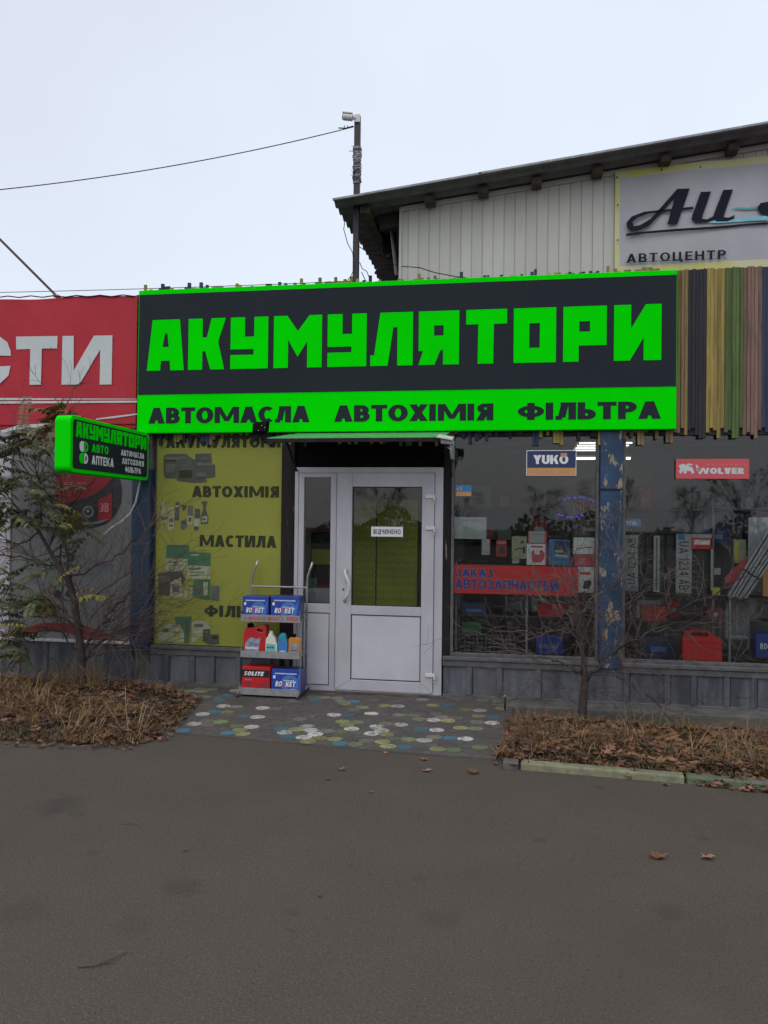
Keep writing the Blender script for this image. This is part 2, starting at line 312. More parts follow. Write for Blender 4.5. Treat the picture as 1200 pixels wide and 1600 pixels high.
def glyph(ch, t):
    h = t*.85; d = t*1.12
    g = {
     'A': (.78, lambda W: dg(0,0,W/2-d/2,1,d)+dg(W-d,0,W/2-d/2,1,d)+bar(W*.25,.2,W*.75,.2+h)),
     'B': (.66, lambda W: bar(0,0,t,1)+bowl(t*.5,W*.94,.5-h/2,1,t)+bowl(t*.5,W,0,.5+h/2,t)),
     'V2': (.66, lambda W: []),
     'T': (.66, lambda W: bar(0,1-h,W,1)+bar(W/2-t/2,0,W/2+t/2,1-h)),
     'O': (.80, lambda W: arc(W/2,.5,W/2,.5,0,360,t,28)),
     'M': (.86+t, lambda W: bar(0,0,t*.95,1)+bar(W-t*.95,0,W,1)+dg(W/2-d*.36,.12,t*.3,1,d*.72)+dg(W/2-d*.36,.12,W-t*.3-d*.72,1,d*.72)),
     'C': (.70, lambda W: arc(W*.55,.5,W*.55,.5,48,312,t,22)),
     'L': (.58, lambda W: bar(0,0,t,1)+bar(t,0,W,h)),
     'Л': (.72, lambda W: bar(W-t,0,W,1)+bar(W*.24,1-h,W-t,1)+dg(W*.10,.12,W*.24,1-h,t)+bar(0,0,W*.14+t*.5,h)),
     'X': (.76, lambda W: dg(0,0,W-d,1,d)+dg(W-d,0,0,1,d)),
     'I': (t/.9 if t > .1 else .12, lambda W: bar(0,0,t,1)),
     'R': (.68, lambda W: bar(0,0,t,1)+bowl(t*.5,W*.94,.42,1,t)+dg(W-d,0,W*.42-t*.3,.44,d)),
     'Я': (.68, lambda W: mir(bar(0,0,t,1)+bowl(t*.5,W*.94,.42,1,t)+dg(W-d,0,W*.42-t*.3,.44,d), W)),
     'Ф': (.94, lambda W: bar(W/2-t/2,0,W/2+t/2,1)+arc(W/2,.5,W/2,.34,0,360,t*.9,26)),
     'Ь': (.64, lambda W: bar(0,0,t,1)+bowl(t*.5,W,0,.6,t)),
     'P': (.64, lambda W: bar(0,0,t,1)+bowl(t*.5,W,.38,1,t)),
     'K': (.66+t*.5, lambda W: bar(0,0,t,1)+dg(t*.8,.38,W-d,1,d*.85)+dg(W-d,0,t+.04,.62,d*.9)),
     'У': (.72, lambda W: dg(W*.16,0,W-d,1,d)+dg(W*.36,.3,0,1,d)),
     'Y': (.72, lambda W: bar(W/2-t/2,0,W/2+t/2,.45)+dg(W/2-d/2,.42,0,1,d)+dg(W/2-d/2,.42,W-d,1,d)),
     'И': (.66+t*.6, lambda W: bar(0,0,t,1)+bar(W-t,0,W,1)+dg(t*.6,.0,W-t*.6-d*.8,1,d*.8)),
     'N': (.74, lambda W: bar(0,0,t,1)+bar(W-t,0,W,1)+dg(W-t*.4-d,.0,t*.4,1,d)),
     'Й': (.74, lambda W: bar(0,0,t,.92)+bar(W-t,0,W,.92)+dg(t*.4,.0,W-t*.4-d,.92,d)+arc(W/2,1.1,W*.2,.12,180,360,t*.5,8)),
     'Ц': (.80, lambda W: bar(0,0,t,1)+bar(W-t*1.6,0,W-t*.6,1)+bar(t,0,W-t*1.6,h)+bar(W-t*.9,-.16,W,h)),
     'E': (.58, lambda W: bar(0,0,t,1)+bar(t,0,W,h)+bar(t,.5-h/2,W*.92,.5+h/2)+bar(t,1-h,W,1)),
     'H': (.72, lambda W: bar(0,0,t,1)+bar(W-t,0,W,1)+bar(t,.5-h/2,W-t,.5+h/2)),
     'П': (.72, lambda W: bar(0,0,t,1)+bar(W-t,0,W,1)+bar(t,1-h,W-t,1)),
     'Г': (.56, lambda W: bar(0,0,t,1)+bar(t,1-h,W,1)),
     'Д': (.82, lambda W: bar(0,-.16,t*.8,h)+bar(W-t*.8,-.16,W,h)+bar(t*.8,0,W-t*.8,h)+bar(W-t*1.4,h,W-t*.4,1)+bar(W*.28,1-h,W-t*1.4,1)+dg(W*.14,h,W*.28,1-h,t)),
     'Ч': (.68, lambda W: bar(W-t,0,W,1)+bar(0,.5,t,1)+bar(t*.3,.42,W-t,.42+h)),
     'З': (.62, lambda W: arc(W*.45,.735,W*.5,.265,-90,140,t,12)+arc(W*.45,.275,W*.55,.275,-140,90,t,12)),
     'Б': (.66, lambda W: bar(0,0,t,1)+bowl(t*.5,W,0,.6,t)+bar(t,1-h,W*.92,1)),
     'U': (.70, lambda W: bar(0,.33,t,1)+bar(W-t,.33,W,1)+arc(W/2,.34,W/2,.34,180,360,t,12)),
     'S': (.62, lambda W: arc(W*.5,.735,W*.48,.265,20,270,t,12)+arc(W*.5,.27,W*.5,.27,-160,90,t,12)),
     'W': (1.0+t, lambda W: dg(W*.25-d*.36,0,0,1,d*.8)+dg(W*.25-d*.36,0,W/2-d*.36,1,d*.72)+dg(W*.75-d*.36,0,W/2-d*.36,1,d*.72)+dg(W*.75-d*.36,0,W-d*.8,1,d*.8)),
     'V': (.74, lambda W: dg(W/2-d/2,0,0,1,d)+dg(W/2-d/2,0,W-d,1,d)),
     '1': (.36, lambda W: bar(W-t,0,W,1)+dg(0,.72,W-t,1,t*.6)),
     '2': (.60, lambda W: arc(W*.5,.70,W*.48,.30,-10,165,t,12)+dg(0,h,W-t*1.2,.66,d)+bar(0,0,W,h)),
     '3': (.60, lambda W: arc(W*.45,.735,W*.5,.265,-90,150,t,12)+arc(W*.45,.275,W*.55,.275,-150,90,t,12)),
     '4': (.64, lambda W: bar(W*.62,0,W*.62+t,1)+bar(0,.24,W,.24+h)+dg(0,.24+h,W*.62-t*.2,1,t)),
     '-': (.4, lambda W: bar(0,.45,W,.45+h)),
    }
    al = {'А':'A','В':'B','Т':'T','О':'O','М':'M','С':'C','Х':'X','І':'I','Р':'P','К':'K','Е':'E','Н':'H'}
    ch = al.get(ch, ch)
    if ch == ' ': return .38, []
    W, fn = g[ch]; return W, fn(W)
def text(mb, s, fr, w_, h_, m, t=.24, gap=.1, shear=0, serif=False, d0=0., step=.00012):
    """lettering fitted to w_ x h_ in a frame fr(u, v, d)"""
    adv = []; x = 0
    for ch in s:
        W, ps = glyph(ch, t); adv.append((x, W, ps)); x += W+gap
    tot = x-gap; sx = w_/tot
    for x0, W, ps in adv:
        for k, p in enumerate(ps):
            q = [((x0+u)*sx+shear*v*h_, v*h_, d0+step*(k % 23)) for u, v in p]
            mb.add([fr(*c) for c in q], [tuple(range(len(q)))], m)
        if serif and ps:
            for bx0 in {0, W-t} if W > .5 else {0}:
                q = [((x0+bx0-.07)*sx, 0), ((x0+bx0+t+.07)*sx, 0), ((x0+bx0+t+.07)*sx, .06*h_), ((x0+bx0-.07)*sx, .06*h_)]
                mb.add([fr(u, v, d0+step*25) for u, v in q], [(0, 1, 2, 3)], m)
def wall_fr(x, z, Y): return lambda u, v, d: (x+u, Y-d, z+v)
def ptext(mb, s, x0, y0, x1, y1, Y, m, **k):      # x0..x1, y0..y1: where it stands on the plane Y
    a = P(x0, (y0+y1)/2+0, Y); b = P(x1, (y0+y1)/2, Y); lo = P((x0+x1)/2, y1, Y).z; hi = P((x0+x1)/2, y0, Y).z
    text(mb, s, wall_fr(a.x, lo, Y), b.x-a.x, hi-lo, m, **k)
def ppoly(mb, pts, Y, m): mb.poly([P(x, y, Y) for x, y in pts], m)
def disc(cx, cz, rx, rz, n=20): return [(cx+rx*math.cos(2*math.pi*i/n), cz+rz*math.sin(2*math.pi*i/n)) for i in range(n)]

# ================================================================ GROUND
mb = MB(); mb.add([(-150, -200, 0), (150, -200, 0), (150, 150, 0), (-150, 150, 0)], [(0, 1, 2, 3)], 'asphalt')
tag(obj('asphalt_road', mb), kind='structure')
# paved entrance patch
pv = [(205, 1068), (262, 1080), (318, 1095), (300, 1118), (272, 1147), (400, 1158), (520, 1168), (650, 1180), (775, 1188), (790, 1160), (800, 1118), (800, 1096), (690, 1093), (470, 1080)]
pvw = [G(x, y) for x, y in pv]
PATCH = [(p.x, p.y) for p in pvw]
mb = MB(); mb.prism([PATCH], -.02, .012, 'paving', fr=lambda u, v, d: (u, v, d))
patch = tag(obj('entrance_paving', mb), kind='structure')
def inside(x, y, poly):
    c = False; n = len(poly)
    for i in range(n):
        x1, y1 = poly[i]; x2, y2 = poly[(i+1) % n]
        if (y1 > y) != (y2 > y) and x < (x2-x1)*(y-y1)/(y2-y1)+x1: c = not c
    return c
painted = {}
def pt(px, py, col):
    g = G(px, py, .012); painted[(g.x, g.y)] = col
for px, py, col in [(610,1104,'y'),(632,1104,'w'),(667,1101,'y'),(689,1102,'b'),(718,1109,'g'),(741,1110,'w'),(583,1113,'w'),(648,1116,'g'),(625,1115,'f'),(679,1123,'w'),(703,1124,'y'),(739,1120,'y'),(762,1121,'b'),(560,1127,'g'),(590,1134,'w'),(628,1132,'w'),(607,1130,'f'),(722,1136,'y'),(746,1137,'g'),(552,1138,'w'),(660,1140,'b'),(685,1141,'w'),(598,1141,'w'),(582,1147,'w'),(606,1149,'y'),(640,1157,'g'),(665,1158,'w'),(705,1154,'b'),(729,1156,'w'),(597,1159,'y'),(607,1168,'y'),(632,1169,'b'),(684,1172,'y'),(711,1174,'g'),(752,1171,'g'),(557,1164,'g'),(775,1107,'y'),(778,1132,'w'),(543,1120,'b'),(510,1118,'w'),(417,1106,'w'),(440,1107,'f'),(386,1120,'b'),(408,1122,'w'),(372,1138,'y'),(350,1129,'g'),(375,1137,'g'),(399,1138,'w'),(359,1147,'b'),(384,1150,'y'),(332,1133,'f'),(310,1131,'w'),(320,1115,'w'),(353,1102,'w'),(375,1104,'f'),(360,1112,'y'),(340,1112,'b'),(357,1080,'w'),(361,1086,'b'),(322,1082,'y'),(304,1081,'y'),(332,1095,'b'),(348,1090,'f'),(440,1137,'b'),(465,1138,'y'),(456,1155,'b'),(478,1157,'y'),(487,1140,'w'),(477,1150,'w'),(483,1133,'w'),(502,1094,'b'),(523,1095,'f'),(545,1095,'b'),(495,1145,'w'),(530,1134,'y'),(536,1127,'g'),(515,1142,'f'),(540,1146,'g'),(500,1153,'y'),(455,1147,'w'),(520,1153,'y'),(528,1161,'b'),(560,1105,'g'),(548,1101,'y'),(281,1139,'b'),(285,1090,'b'),(270,1079,'y'),(240,1078,'w'),(306,1092,'f'),(470,1122,'f'),(492,1122,'f')]:
    pt(px, py, col)
def tile_mesh(matname, r):
    b = MB(); vs = []; n = 8
    for z, k in ((0, 1), (.003, 1), (.0045, .93)):
        vs += [(r*k*math.cos(math.pi/8+i*math.pi/4), r*.98*k*math.sin(math.pi/8+i*math.pi/4), z) for i in range(n)]
    fs = [(j*8+i, j*8+(i+1) % 8, j*8+8+(i+1) % 8, j*8+8+i) for j in range(2) for i in range(8)]+[tuple(range(16, 24))]
    me = bpy.data.meshes.new('paving_tile'); me.from_pydata(vs, [], fs); me.materials.append(M(matname)); return me
TR = .0625
tmesh = {k: tile_mesh(v, TR) for k, v in (('w', 'tile_white'), ('b', 'tile_blue'), ('y', 'tile_yellow'), ('g', 'tile_green'), ('f', 'tile_faded'))}
used = set(); grey = MB(); cells = []
pitch, rp = .117, .104
for j in range(-2, 26):
    for i in range(-40, 30):
        cells.append((i*pitch+(j % 2)*pitch/2+.02, -j*rp-.06, (i, j)))
def cellok(x, y): return inside(x, y, PATCH) and inside(x-.05, y, PATCH) and inside(x+.05, y-.05, PATCH)
for (gx, gy), col in painted.items():
    best = min(cells, key=lambda c: (c[0]-gx)**2+(c[1]-gy)**2 if c[2] not in used and cellok(c[0], c[1]) else 9e9)
    if (best[0]-gx)**2+(best[1]-gy)**2 > .2**2: continue
    used.add(best[2])
    o = bpy.data.objects.new('paving_tile', tmesh[col]); link(o, patch); o.location = (best[0], best[1], .0125); o.rotation_euler = (R.uniform(-.008, .008), R.uniform(-.008, .008), R.uniform(-.05, .05))
for x, y, k in cells:
    if k in used or not cellok(x, y): continue
    if R.random() < .08:
        col = 'f'
        o = bpy.data.objects.new('paving_tile', tmesh[col]); link(o, patch); o.location = (x, y, .0125); continue
    vs = [(x+TR*.96*math.cos(math.pi/8+i*math.pi/4), y+TR*.96*math.sin(math.pi/8+i*math.pi/4), .0135+(R.random()*.001)) for i in range(8)]
    grey.add(vs+[(a, b, .010) for a, b, c in vs], [tuple(range(8))]+[(i, (i+1) % 8, 8+(i+1) % 8, 8+i) for i in range(8)], 'paving')
tag(obj('worn_grey_tiles', grey, patch), kind='stuff')

# planting beds (lumpy soil)
def bed(name, outline, h, seed):
    rr = random.Random(seed); pts = [G(x, y) for x, y in outline]; poly = [(p.x, p.y) for p in pts]
    xs = [p[0] for p in poly]; ys = [p[1] for p in poly]
    bmesh_v = {}; mb = MB(); st = .06
    nx = int((max(xs)-min(xs))/st)+2; ny = int((max(ys)-min(ys))/st)+2
    def hh(x, y):
        d = min(math.dist((x, y), seg_near(x, y, poly[i], poly[(i+1) % len(poly)])) for i in range(len(poly)))
        if not inside(x, y, poly): return -.02
        return -.01+h*min(1, d/.22)+rr.uniform(-.012, .02)
    vs = []; 
    for j in range(ny):
        for i in range(nx):
            x = min(xs)+i*st+rr.uniform(-.015, .015); y = min(ys)+j*st+rr.uniform(-.015, .015); vs.append((x, y, hh(x, y)))
    fs = []
    for j in range(ny-1):
        for i in range(nx-1):
            q = [j*nx+i, j*nx+i+1, (j+1)*nx+i+1, (j+1)*nx+i]
            if any(vs[a][2] > -.015 for a in q): fs.append(q)
    mb.add(vs, fs, 'soil'); return tag(obj(name, mb, smooth=True), kind='structure'), poly
def seg_near(x, y, a, b):
    dx, dy = b[0]-a[0], b[1]-a[1]; t = max(0, min(1, ((x-a[0])*dx+(y-a[1])*dy)/(dx*dx+dy*dy+1e-12))); return (a[0]+dx*t, a[1]+dy*t)
_, BEDL = bed('left_bed_soil', [(-260, 1150), (0, 1157), (60, 1162), (120, 1163), (190, 1168), (235, 1160), (265, 1140), (305, 1105), (315, 1095), (262, 1079), (205, 1072), (0, 1065), (-260, 1055)], .065, 3)
_, BEDR = bed('right_bed_soil', [(790, 1160), (770, 1188), (790, 1196), (900, 1206), (1070, 1221), (1260, 1240), (1420, 1252), (1420, 1166), (1200, 1150), (1000, 1139), (830, 1127), (793, 1132)], .05, 5)
# kerb in front of the right bed
kerb = thing('kerb', 'painted yellow green concrete kerb edging the leafy bed right of the entrance', 'kerb', tuple(G(1000, 1213)))
def kstone(x0, y0, x1, y1, m):
    a = G(x0, y0); b = G(x1, y1); d = (b-a).normalized(); n_ = Vector((-d.y, d.x, 0)); c = (a+b)/2; k = MB()
    k.obox(c+n_*.045+Vector((0, 0, .012)), d*((b-a).length/2-.005), n_*.045, Vector((0, 0, .036)), m)
    obj('kerb_stone', k, kerb, bevel=.012, seg=2)
kstone(812, 1203, 1071, 1225, 'kerb_paint'); kstone(1072, 1225, 1330, 1247, 'kerb_green'); kstone(784, 1201, 811, 1203, 'concrete')

# ================================================================ SHOP BUILDING
shop = thing('shop_building', 'single storey car parts shop with grey sheet base, big shop windows and white door', 'shop', (0, 0, 0))
ZS = P(820, 1029, 0).z            # sill height
ZB = P(620, 683, 0).z             # underside of the slatted fascia
ZT = P(640, 446, 0).z             # top of fascia backing
XL = P(243, 850).x; XR = 6.5
XD0, XD1 = P(461, 900).x, P(692, 900).x
XP0, XP1 = P(936, 850).x, P(971, 850).x
# base sheets
def base_panel(x0, x1, parent, z1=None, first=False):
    k = MB(); prof = []; wd = x1-x0; y0 = -.035
    rib = .045
    prof = [(x0+.002, y0), (x0+wd-rib-.02, y0), (x0+wd-rib-.008, y0-.018), (x0+wd-.012, y0-.018), (x0+wd-.002, y0)]
    z1 = z1 or ZS-.02; zb = .05
    n = len(prof); vs = [(a, b, zb) for a, b in prof]+[(a, b, z1) for a, b in prof]+[(x1-.002, .02, zb), (x0+.002, .02, zb), (x1-.002, .02, z1), (x0+.002, .02, z1)]
    fs = [(i, i+1, i+1+n, i+n) for i in range(n-1)]+[(n-1, 2*n, 2*n+2, 2*n-1), (0, n, 2*n+3, 2*n+1), tuple(range(n, 2*n))+(2*n+2, 2*n+3)]
    k.add(vs, fs, 'sheet_grey'); return obj('wall_panel', k, parent)
x = XD1+.015; 
while x < XR-.1:
    wd = R.choice((.27, .34, .38, .22)); base_panel(x, x+wd, shop); x += wd
x = P(238, 1040).x
while x < XD0-.12:
    wd = min(R.choice((.2, .26, .3)), XD0-.02-x); base_panel(x, x+wd, shop); x += wd
def basewall(mb):
    mb.box(XD1+.01, XR, .021, .16, 0, ZS-.03, 'concrete'); mb.box(XL-.3, XD0-.01, .021, .16, 0, ZS-.03, 'concrete')
    mb.box(XD1+.01, XR, -.05, .0205, -.02, .049, 'concrete'); mb.box(XL-.3, XD0-.01, -.05, .0205, -.02, .049, 'concrete')
quick('base_wall', shop, basewall, bevel=.006)
# ledge at foot of wall on the right
bx('concrete_ledge', shop, P(770, 1110).x, XR, -.30, -.052, -.02, .03, 'concrete', bevel=.008)
for (sx, ex) in ((XD1+.01, XP0-.002), (XP1+.002, XR), (XL-.01, XD0-.01)):
    bx('window_sill', shop, sx, ex, -.075, .05, ZS-.03, ZS+.005, 'sill_grey', bevel=.005)
# lower trim strip under the sill
for (sx, ex) in ((XD1+.01, XP0-.002), (XP1+.002, XR), (XL-.01, XD0-.01)):
    bx('sill_trim', shop, sx, ex, -.058, -.036, ZS-.085, ZS-.032, 'sill_grey', bevel=.003)
bx('pillar', shop, XP0, XP1, -.07, .06, ZS-.05, ZB+.25, 'blue_chipped', bevel=.006)['label'] = 'chipped bright blue steel pillar'
zj = P(950, 765).z
bx('pillar_joint', shop, XP0-.003, XP1+.003, -.078, -.0705, zj-.008, zj+.006, 'post_dark')
XQ0, XQ1 = P(212, 870).x, P(240, 870).x
bx('pillar', shop, XQ0, XQ1, -.10, .06, ZS-.03, P(226, 733, -.1).z, 'blue_dark', bevel=.006)['label'] = 'dark blue steel pillar'
bx('pillar_cap', shop, XQ0+.05, XQ1-.01, -.05, .06, P(226, 733, -.1).z+.002, ZB+.2, 'concrete')
# dark posts beside the door
xa, xb = P(441, 850).x, XD0-.003
bx('door_post', shop, xa, xb, -.05, .06, .0, ZB+.1, 'post_dark', bevel=.004)
xa, xb = XD1+.003, P(704, 850).x
bx('door_post', shop, xa, xb, -.034, .06, ZS+.006, ZB+.1, 'post_dark', bevel=.004)
ZD1 = P(578, 731).z
bx('transom', shop, XD0, XD1, -.005, .05, ZD1+.004, ZB+.2, 'black')
# fascia wall, added light-blocking roof slab, interior shell
bx('fascia_wall', shop, P(214, 600).x, XR, -.03, .10, ZB, ZT, 'timber_dark')
bx('light_block_roof', shop, P(214, 600).x, XR, .101, 4.6, ZB+.32, ZB+.45, 'concrete')  # unseen slab behind the fascia, added to block light from above
YB = 3.6
bx('interior_back_wall', shop, -2.9, XR, YB, YB+.1, 0, ZB+.3, 'room_wall')
bx('interior_side_wall', shop, -3.0, -2.9, .17, YB, 0, ZB+.3, 'room_wall')
bx('interior_side_wall', shop, XR, XR+.1, .0, YB, 0, ZB+.3, 'room_wall')
bx('interior_floor', shop, -2.9, XR, .165, YB, -.02, .02, 'room_floor')
bx('interior_ceiling', shop, -2.9, XR, .101, YB, ZB+.22, ZB+.30, 'room_wall')
bx('banner_backing_wall', shop, XL-.02, P(440, 850).x, .012, .10, ZS+.006, ZB-.002, 'sill_grey')
# windows: frame and pane
def window(x0, x1, nm='window'):
    k = MB(); y0, y1 = -.02, .045; z0, z1 = ZS+.006, ZB+.10; t = .028
    k.box(x0, x0+t, y0, y1, z0, z1, 'sill_grey'); k.box(x1-t, x1, y0, y1, z0, z1, 'sill_grey')
    k.box(x0+t, x1-t, y0, y1, z0, z0+t, 'sill_grey'); k.box(x0+t, x1-t, y0, y1, z1-t, z1, 'sill_grey')
    f = obj(nm, k, shop, bevel=.003); p_ = MB(); p_.box(x0+t+.001, x1-t-.001, .008, .013, z0+t+.001, z1-t-.001, 'glass'); obj('pane', p_, f); return f
window(P(704.5, 850).x, XP0-.003); window(XP1+.003, P(1330, 850).x); window(P(1332, 850).x, XR-.02)

# ---- door set
def rect_frame(mb, x0, x1, z0, z1, t, y0, y1, m, tb=None, tt=None, tr=None):
    tb = tb or t; tt = tt or t; tr = tr or t
    mb.box(x0, x0+t, y0, y1, z0, z1, m); mb.box(x1-tr, x1, y0, y1, z0, z1, m)
    mb.box(x0+t, x1-tr, y0, y1, z0, z0+tb, m); mb.box(x0+t, x1-tr, y0, y1, z1-tt, z1, m)
X = lambda px, py=900: P(px, py, -.03).x
Z = lambda py, px=600: P(px, py, -.03).z
k = MB(); z_top = ZD1
xm = X(525.5)
rect_frame(k, XD0, XD1, .03, z_top, .035, -.045, .05, 'pvc', tb=.03, tt=.05, tr=.075)
door_frame = obj('door_frame', k, shop, bevel=.003)
# side light
side = MB(); sx0, sx1 = XD0+.037, xm-.004; sz1 = z_top-.052
gx0, gx1 = P(474.5, 850, -.03).x, P(516.5, 850, -.03).x; gz1, gz0 = Z(746, 495), Z(943, 495)
pz1, pz0 = Z(957, 495), Z(1070, 495); zb0 = .062
side.box(sx0, gx0, -.04, .04, zb0, sz1, 'pvc'); side.box(gx1, sx1, -.04, .04, zb0, sz1, 'pvc')
side.box(gx0, gx1, -.04, .04, gz1, sz1, 'pvc'); side.box(gx0, gx1, -.04, .04, pz1, gz0, 'pvc'); side.box(gx0, gx1, -.04, .04, zb0, pz0, 'pvc')
sl_ = obj('side_light', side, shop, bevel=.003)
bx('pane', sl_, gx0, gx1, -.012, -.007, gz0, gz1, 'glass')
bx('gasket', sl_, gx0, gx1, -.006, .004, gz0, gz0+.006, 'gasket')
k = MB(); rect_frame(k, gx0, gx1, pz0, pz1, .006, -.034, -.022, 'gasket'); obj('panel_seal', k, sl_)
bx('panel', sl_, gx0+.006, gx1-.006, -.032, -.02, pz0+.006, pz1-.006, 'pvc_panel', bevel=.004)
bx('frosted_strip', sl_, gx0+.002, gx1-.002, .0045, .010, gz0+.004, Z(919, 495), 'plastic_grey')
# leaf
leaf = MB(); lx0, lx1 = xm+.003, XD1-.079; lz0 = .045
dgx0, dgx1 = X(550.5, 855), X(659.5, 855); dgz1, dgz0 = Z(761, 605), Z(947, 605)
dpx0, dpx1 = X(546.5, 1010), X(658.5, 1010); dpz1, dpz0 = Z(961, 602), Z(1063, 602)
ys = (-.062, .03)
leaf.box(lx0, dgx0, *ys, lz0, sz1, 'pvc'); leaf.box(dgx1, lx1, *ys, lz0, sz1, 'pvc')
leaf.box(dgx0, dgx1, *ys, dgz1, sz1, 'pvc'); leaf.box(dgx0, dgx1, *ys, dpz1, dgz0, 'pvc'); leaf.box(dgx0, dgx1, *ys, lz0, dpz0, 'pvc')
door = obj('door', leaf, shop, bevel=.004)
bx('pane', door, dgx0, dgx1, -.03, -.024, dgz0, dgz1, 'glass')
k = MB(); rect_frame(k, dgx0, dgx1, dgz0, dgz1, .007, -.05, -.031, 'gasket'); obj('glass_seal', k, door)
k = MB(); rect_frame(k, dgx0, dgx1, dpz0, dpz1, .006, -.055, -.04, 'gasket'); obj('panel_seal', k, door)
bx('panel', door, dgx0+.006, dgx1-.006, -.052, -.035, dpz0+.006, dpz1-.006, 'pvc_panel', bevel=.006)
k = MB()
for dz in (dpz0,):
    for sgn, xx in ((1, lx0), (-1, lx1)):
        a = Vector((xx+sgn*.004, -.0625, lz0+.004)); b = Vector((xx+sgn*(dgx0-lx0 if sgn > 0 else lx1-dgx1), -.0625, dz))
        k = MB(); k.tube([a, b], .0009, 'gasket', 4); obj('mitre_joint', k, door)
k = MB(); hp = [(541, 889), (538.5, 893), (541, 901), (545, 909), (546, 918), (543, 928), (538.5, 935), (538.5, 940)]
yy = [-.064, -.095, -.11, -.115, -.115, -.11, -.095, -.064]
k.tube([P(a, b, q) for (a, b), q in zip(hp, yy)], .0145, 'plastic_white', 8)
obj('handle', k, door, smooth=True)
k = MB(); c = P(536.5, 921, -.064); k.prism([disc(c.x, c.z, .009, .014)], -.066, -.060, 'plastic_grey'); k.prism([disc(c.x, c.z, .004, .008)], -.0675, -.064, 'black'); obj('keyhole', k, door)
for hy in (777, 826, 1056):
    a = P(672, hy, -.064); k = MB()
    k.box(a.x-.045, a.x+.035, -.078, -.063, a.z-.012, a.z+.022, 'plastic_white'); k.tube([(a.x+.04, -.085, a.z-.055), (a.x+.04, -.085, a.z+.02)], .010, 'plastic_white', 8)
    k.tube([(a.x+.04, -.085, a.z-.045), (a.x+.04, -.085, a.z-.028)], .0108, 'plastic_grey', 8)
    obj('hinge', k, door, bevel=.003)
bx('threshold', shop, XD0-.02, XD1+.02, -.09, .12, -.02, .028, 'timber_brown')
# "open" plate on the door glass
k = MB(); a0, a1, b0, b1 = rc(580, 823, 629.5, 838.5, -.036); k.box(a0, a1, -.036, -.0315, b0, b1, 'print_white')
o = tag(obj('door_notice', k, origin=(a0, -.034, b0)), 'small white notice plate with navy lettering on the door glass', 'notice')
k = MB(); ptext(k, 'ВІДЧИНЕНО', 583.5, 827, 626, 834.5, -.0365, 'print_navy', t=.2, gap=.16); obj('lettering', k, o)

# ================================================================ SLATTED FASCIA
clad = thing('slat_fascia', 'band of thin multicoloured wooden slats with ragged ends running behind the big signs', 'cladding', tuple(P(640, 600, -.03)))
um = {}
for nm in ('slat_tan', 'slat_yellow', 'slat_navy', 'slat_green', 'slat_pink', 'slat_blue'):
    me = bpy.data.meshes.new('slat'); b = MB(); b.box(-.5, .5, -.5, .5, -.5, .5, nm); me.from_pydata(b.v, [], b.f); me.materials.append(M(nm)); um[nm] = me
x0 = P(217, 560, -.05).x; xr = P(1058, 560, -.05).x; pitch_s = (P(1075, 560, -.05).x-P(1058, 560, -.05).x)/3
seq = ['slat_tan', 'slat_tan', 'slat_tan']+['slat_navy']*5+['slat_yellow']*5+['slat_green']*5+['slat_pink']*5+['slat_blue']*5+['slat_tan']*4+['slat_navy']*4+['slat_yellow']*5+['slat_green']*5
nL = int((xr-x0)/pitch_s); lseq = []
while len(lseq) < nL: lseq += [R.choice(['slat_yellow', 'slat_tan', 'slat_yellow', 'slat_green', 'slat_pink', 'slat_blue', 'slat_navy', 'slat_navy', 'slat_tan'])]*R.choice((2, 3, 4, 5))
alls = lseq[:nL]+seq
zb_l = P(640, 673, -.05).z; zt_l = P(640, 440, -.05).z; zt_r = P(1130, 418, -.05).z; zb_r = P(1130, 672, -.05).z
for i, nm in enumerate(alls):
    xx = xr+(i-nL+.5)*pitch_s
    if xx > XR: break
    if i < nL:
        zt = zt_l+ (R.choice((-.01, .01, .015, .02, .03, .03, .045, .07)) if R.random() < .78 else -.06); zb = zb_l-R.choice((0, .01, .03, .05, .07, .09, .12, .14))
    else:
        zt = zt_r-R.uniform(0, .01); zb = zb_r-R.choice((-.02, 0, .02, .04, .07))
    o = bpy.data.objects.new('slat', um[nm]); link(o, clad); dp = R.choice((.018, .022, .026))
    o.scale = (pitch_s*R.uniform(.86, .96), dp, zt-zb); o.location = Vector((xx, -.031-dp/2, (zt+zb)/2))-Vector(clad['_base']); o.rotation_euler = (0, R.uniform(-.0012, .0012), 0)

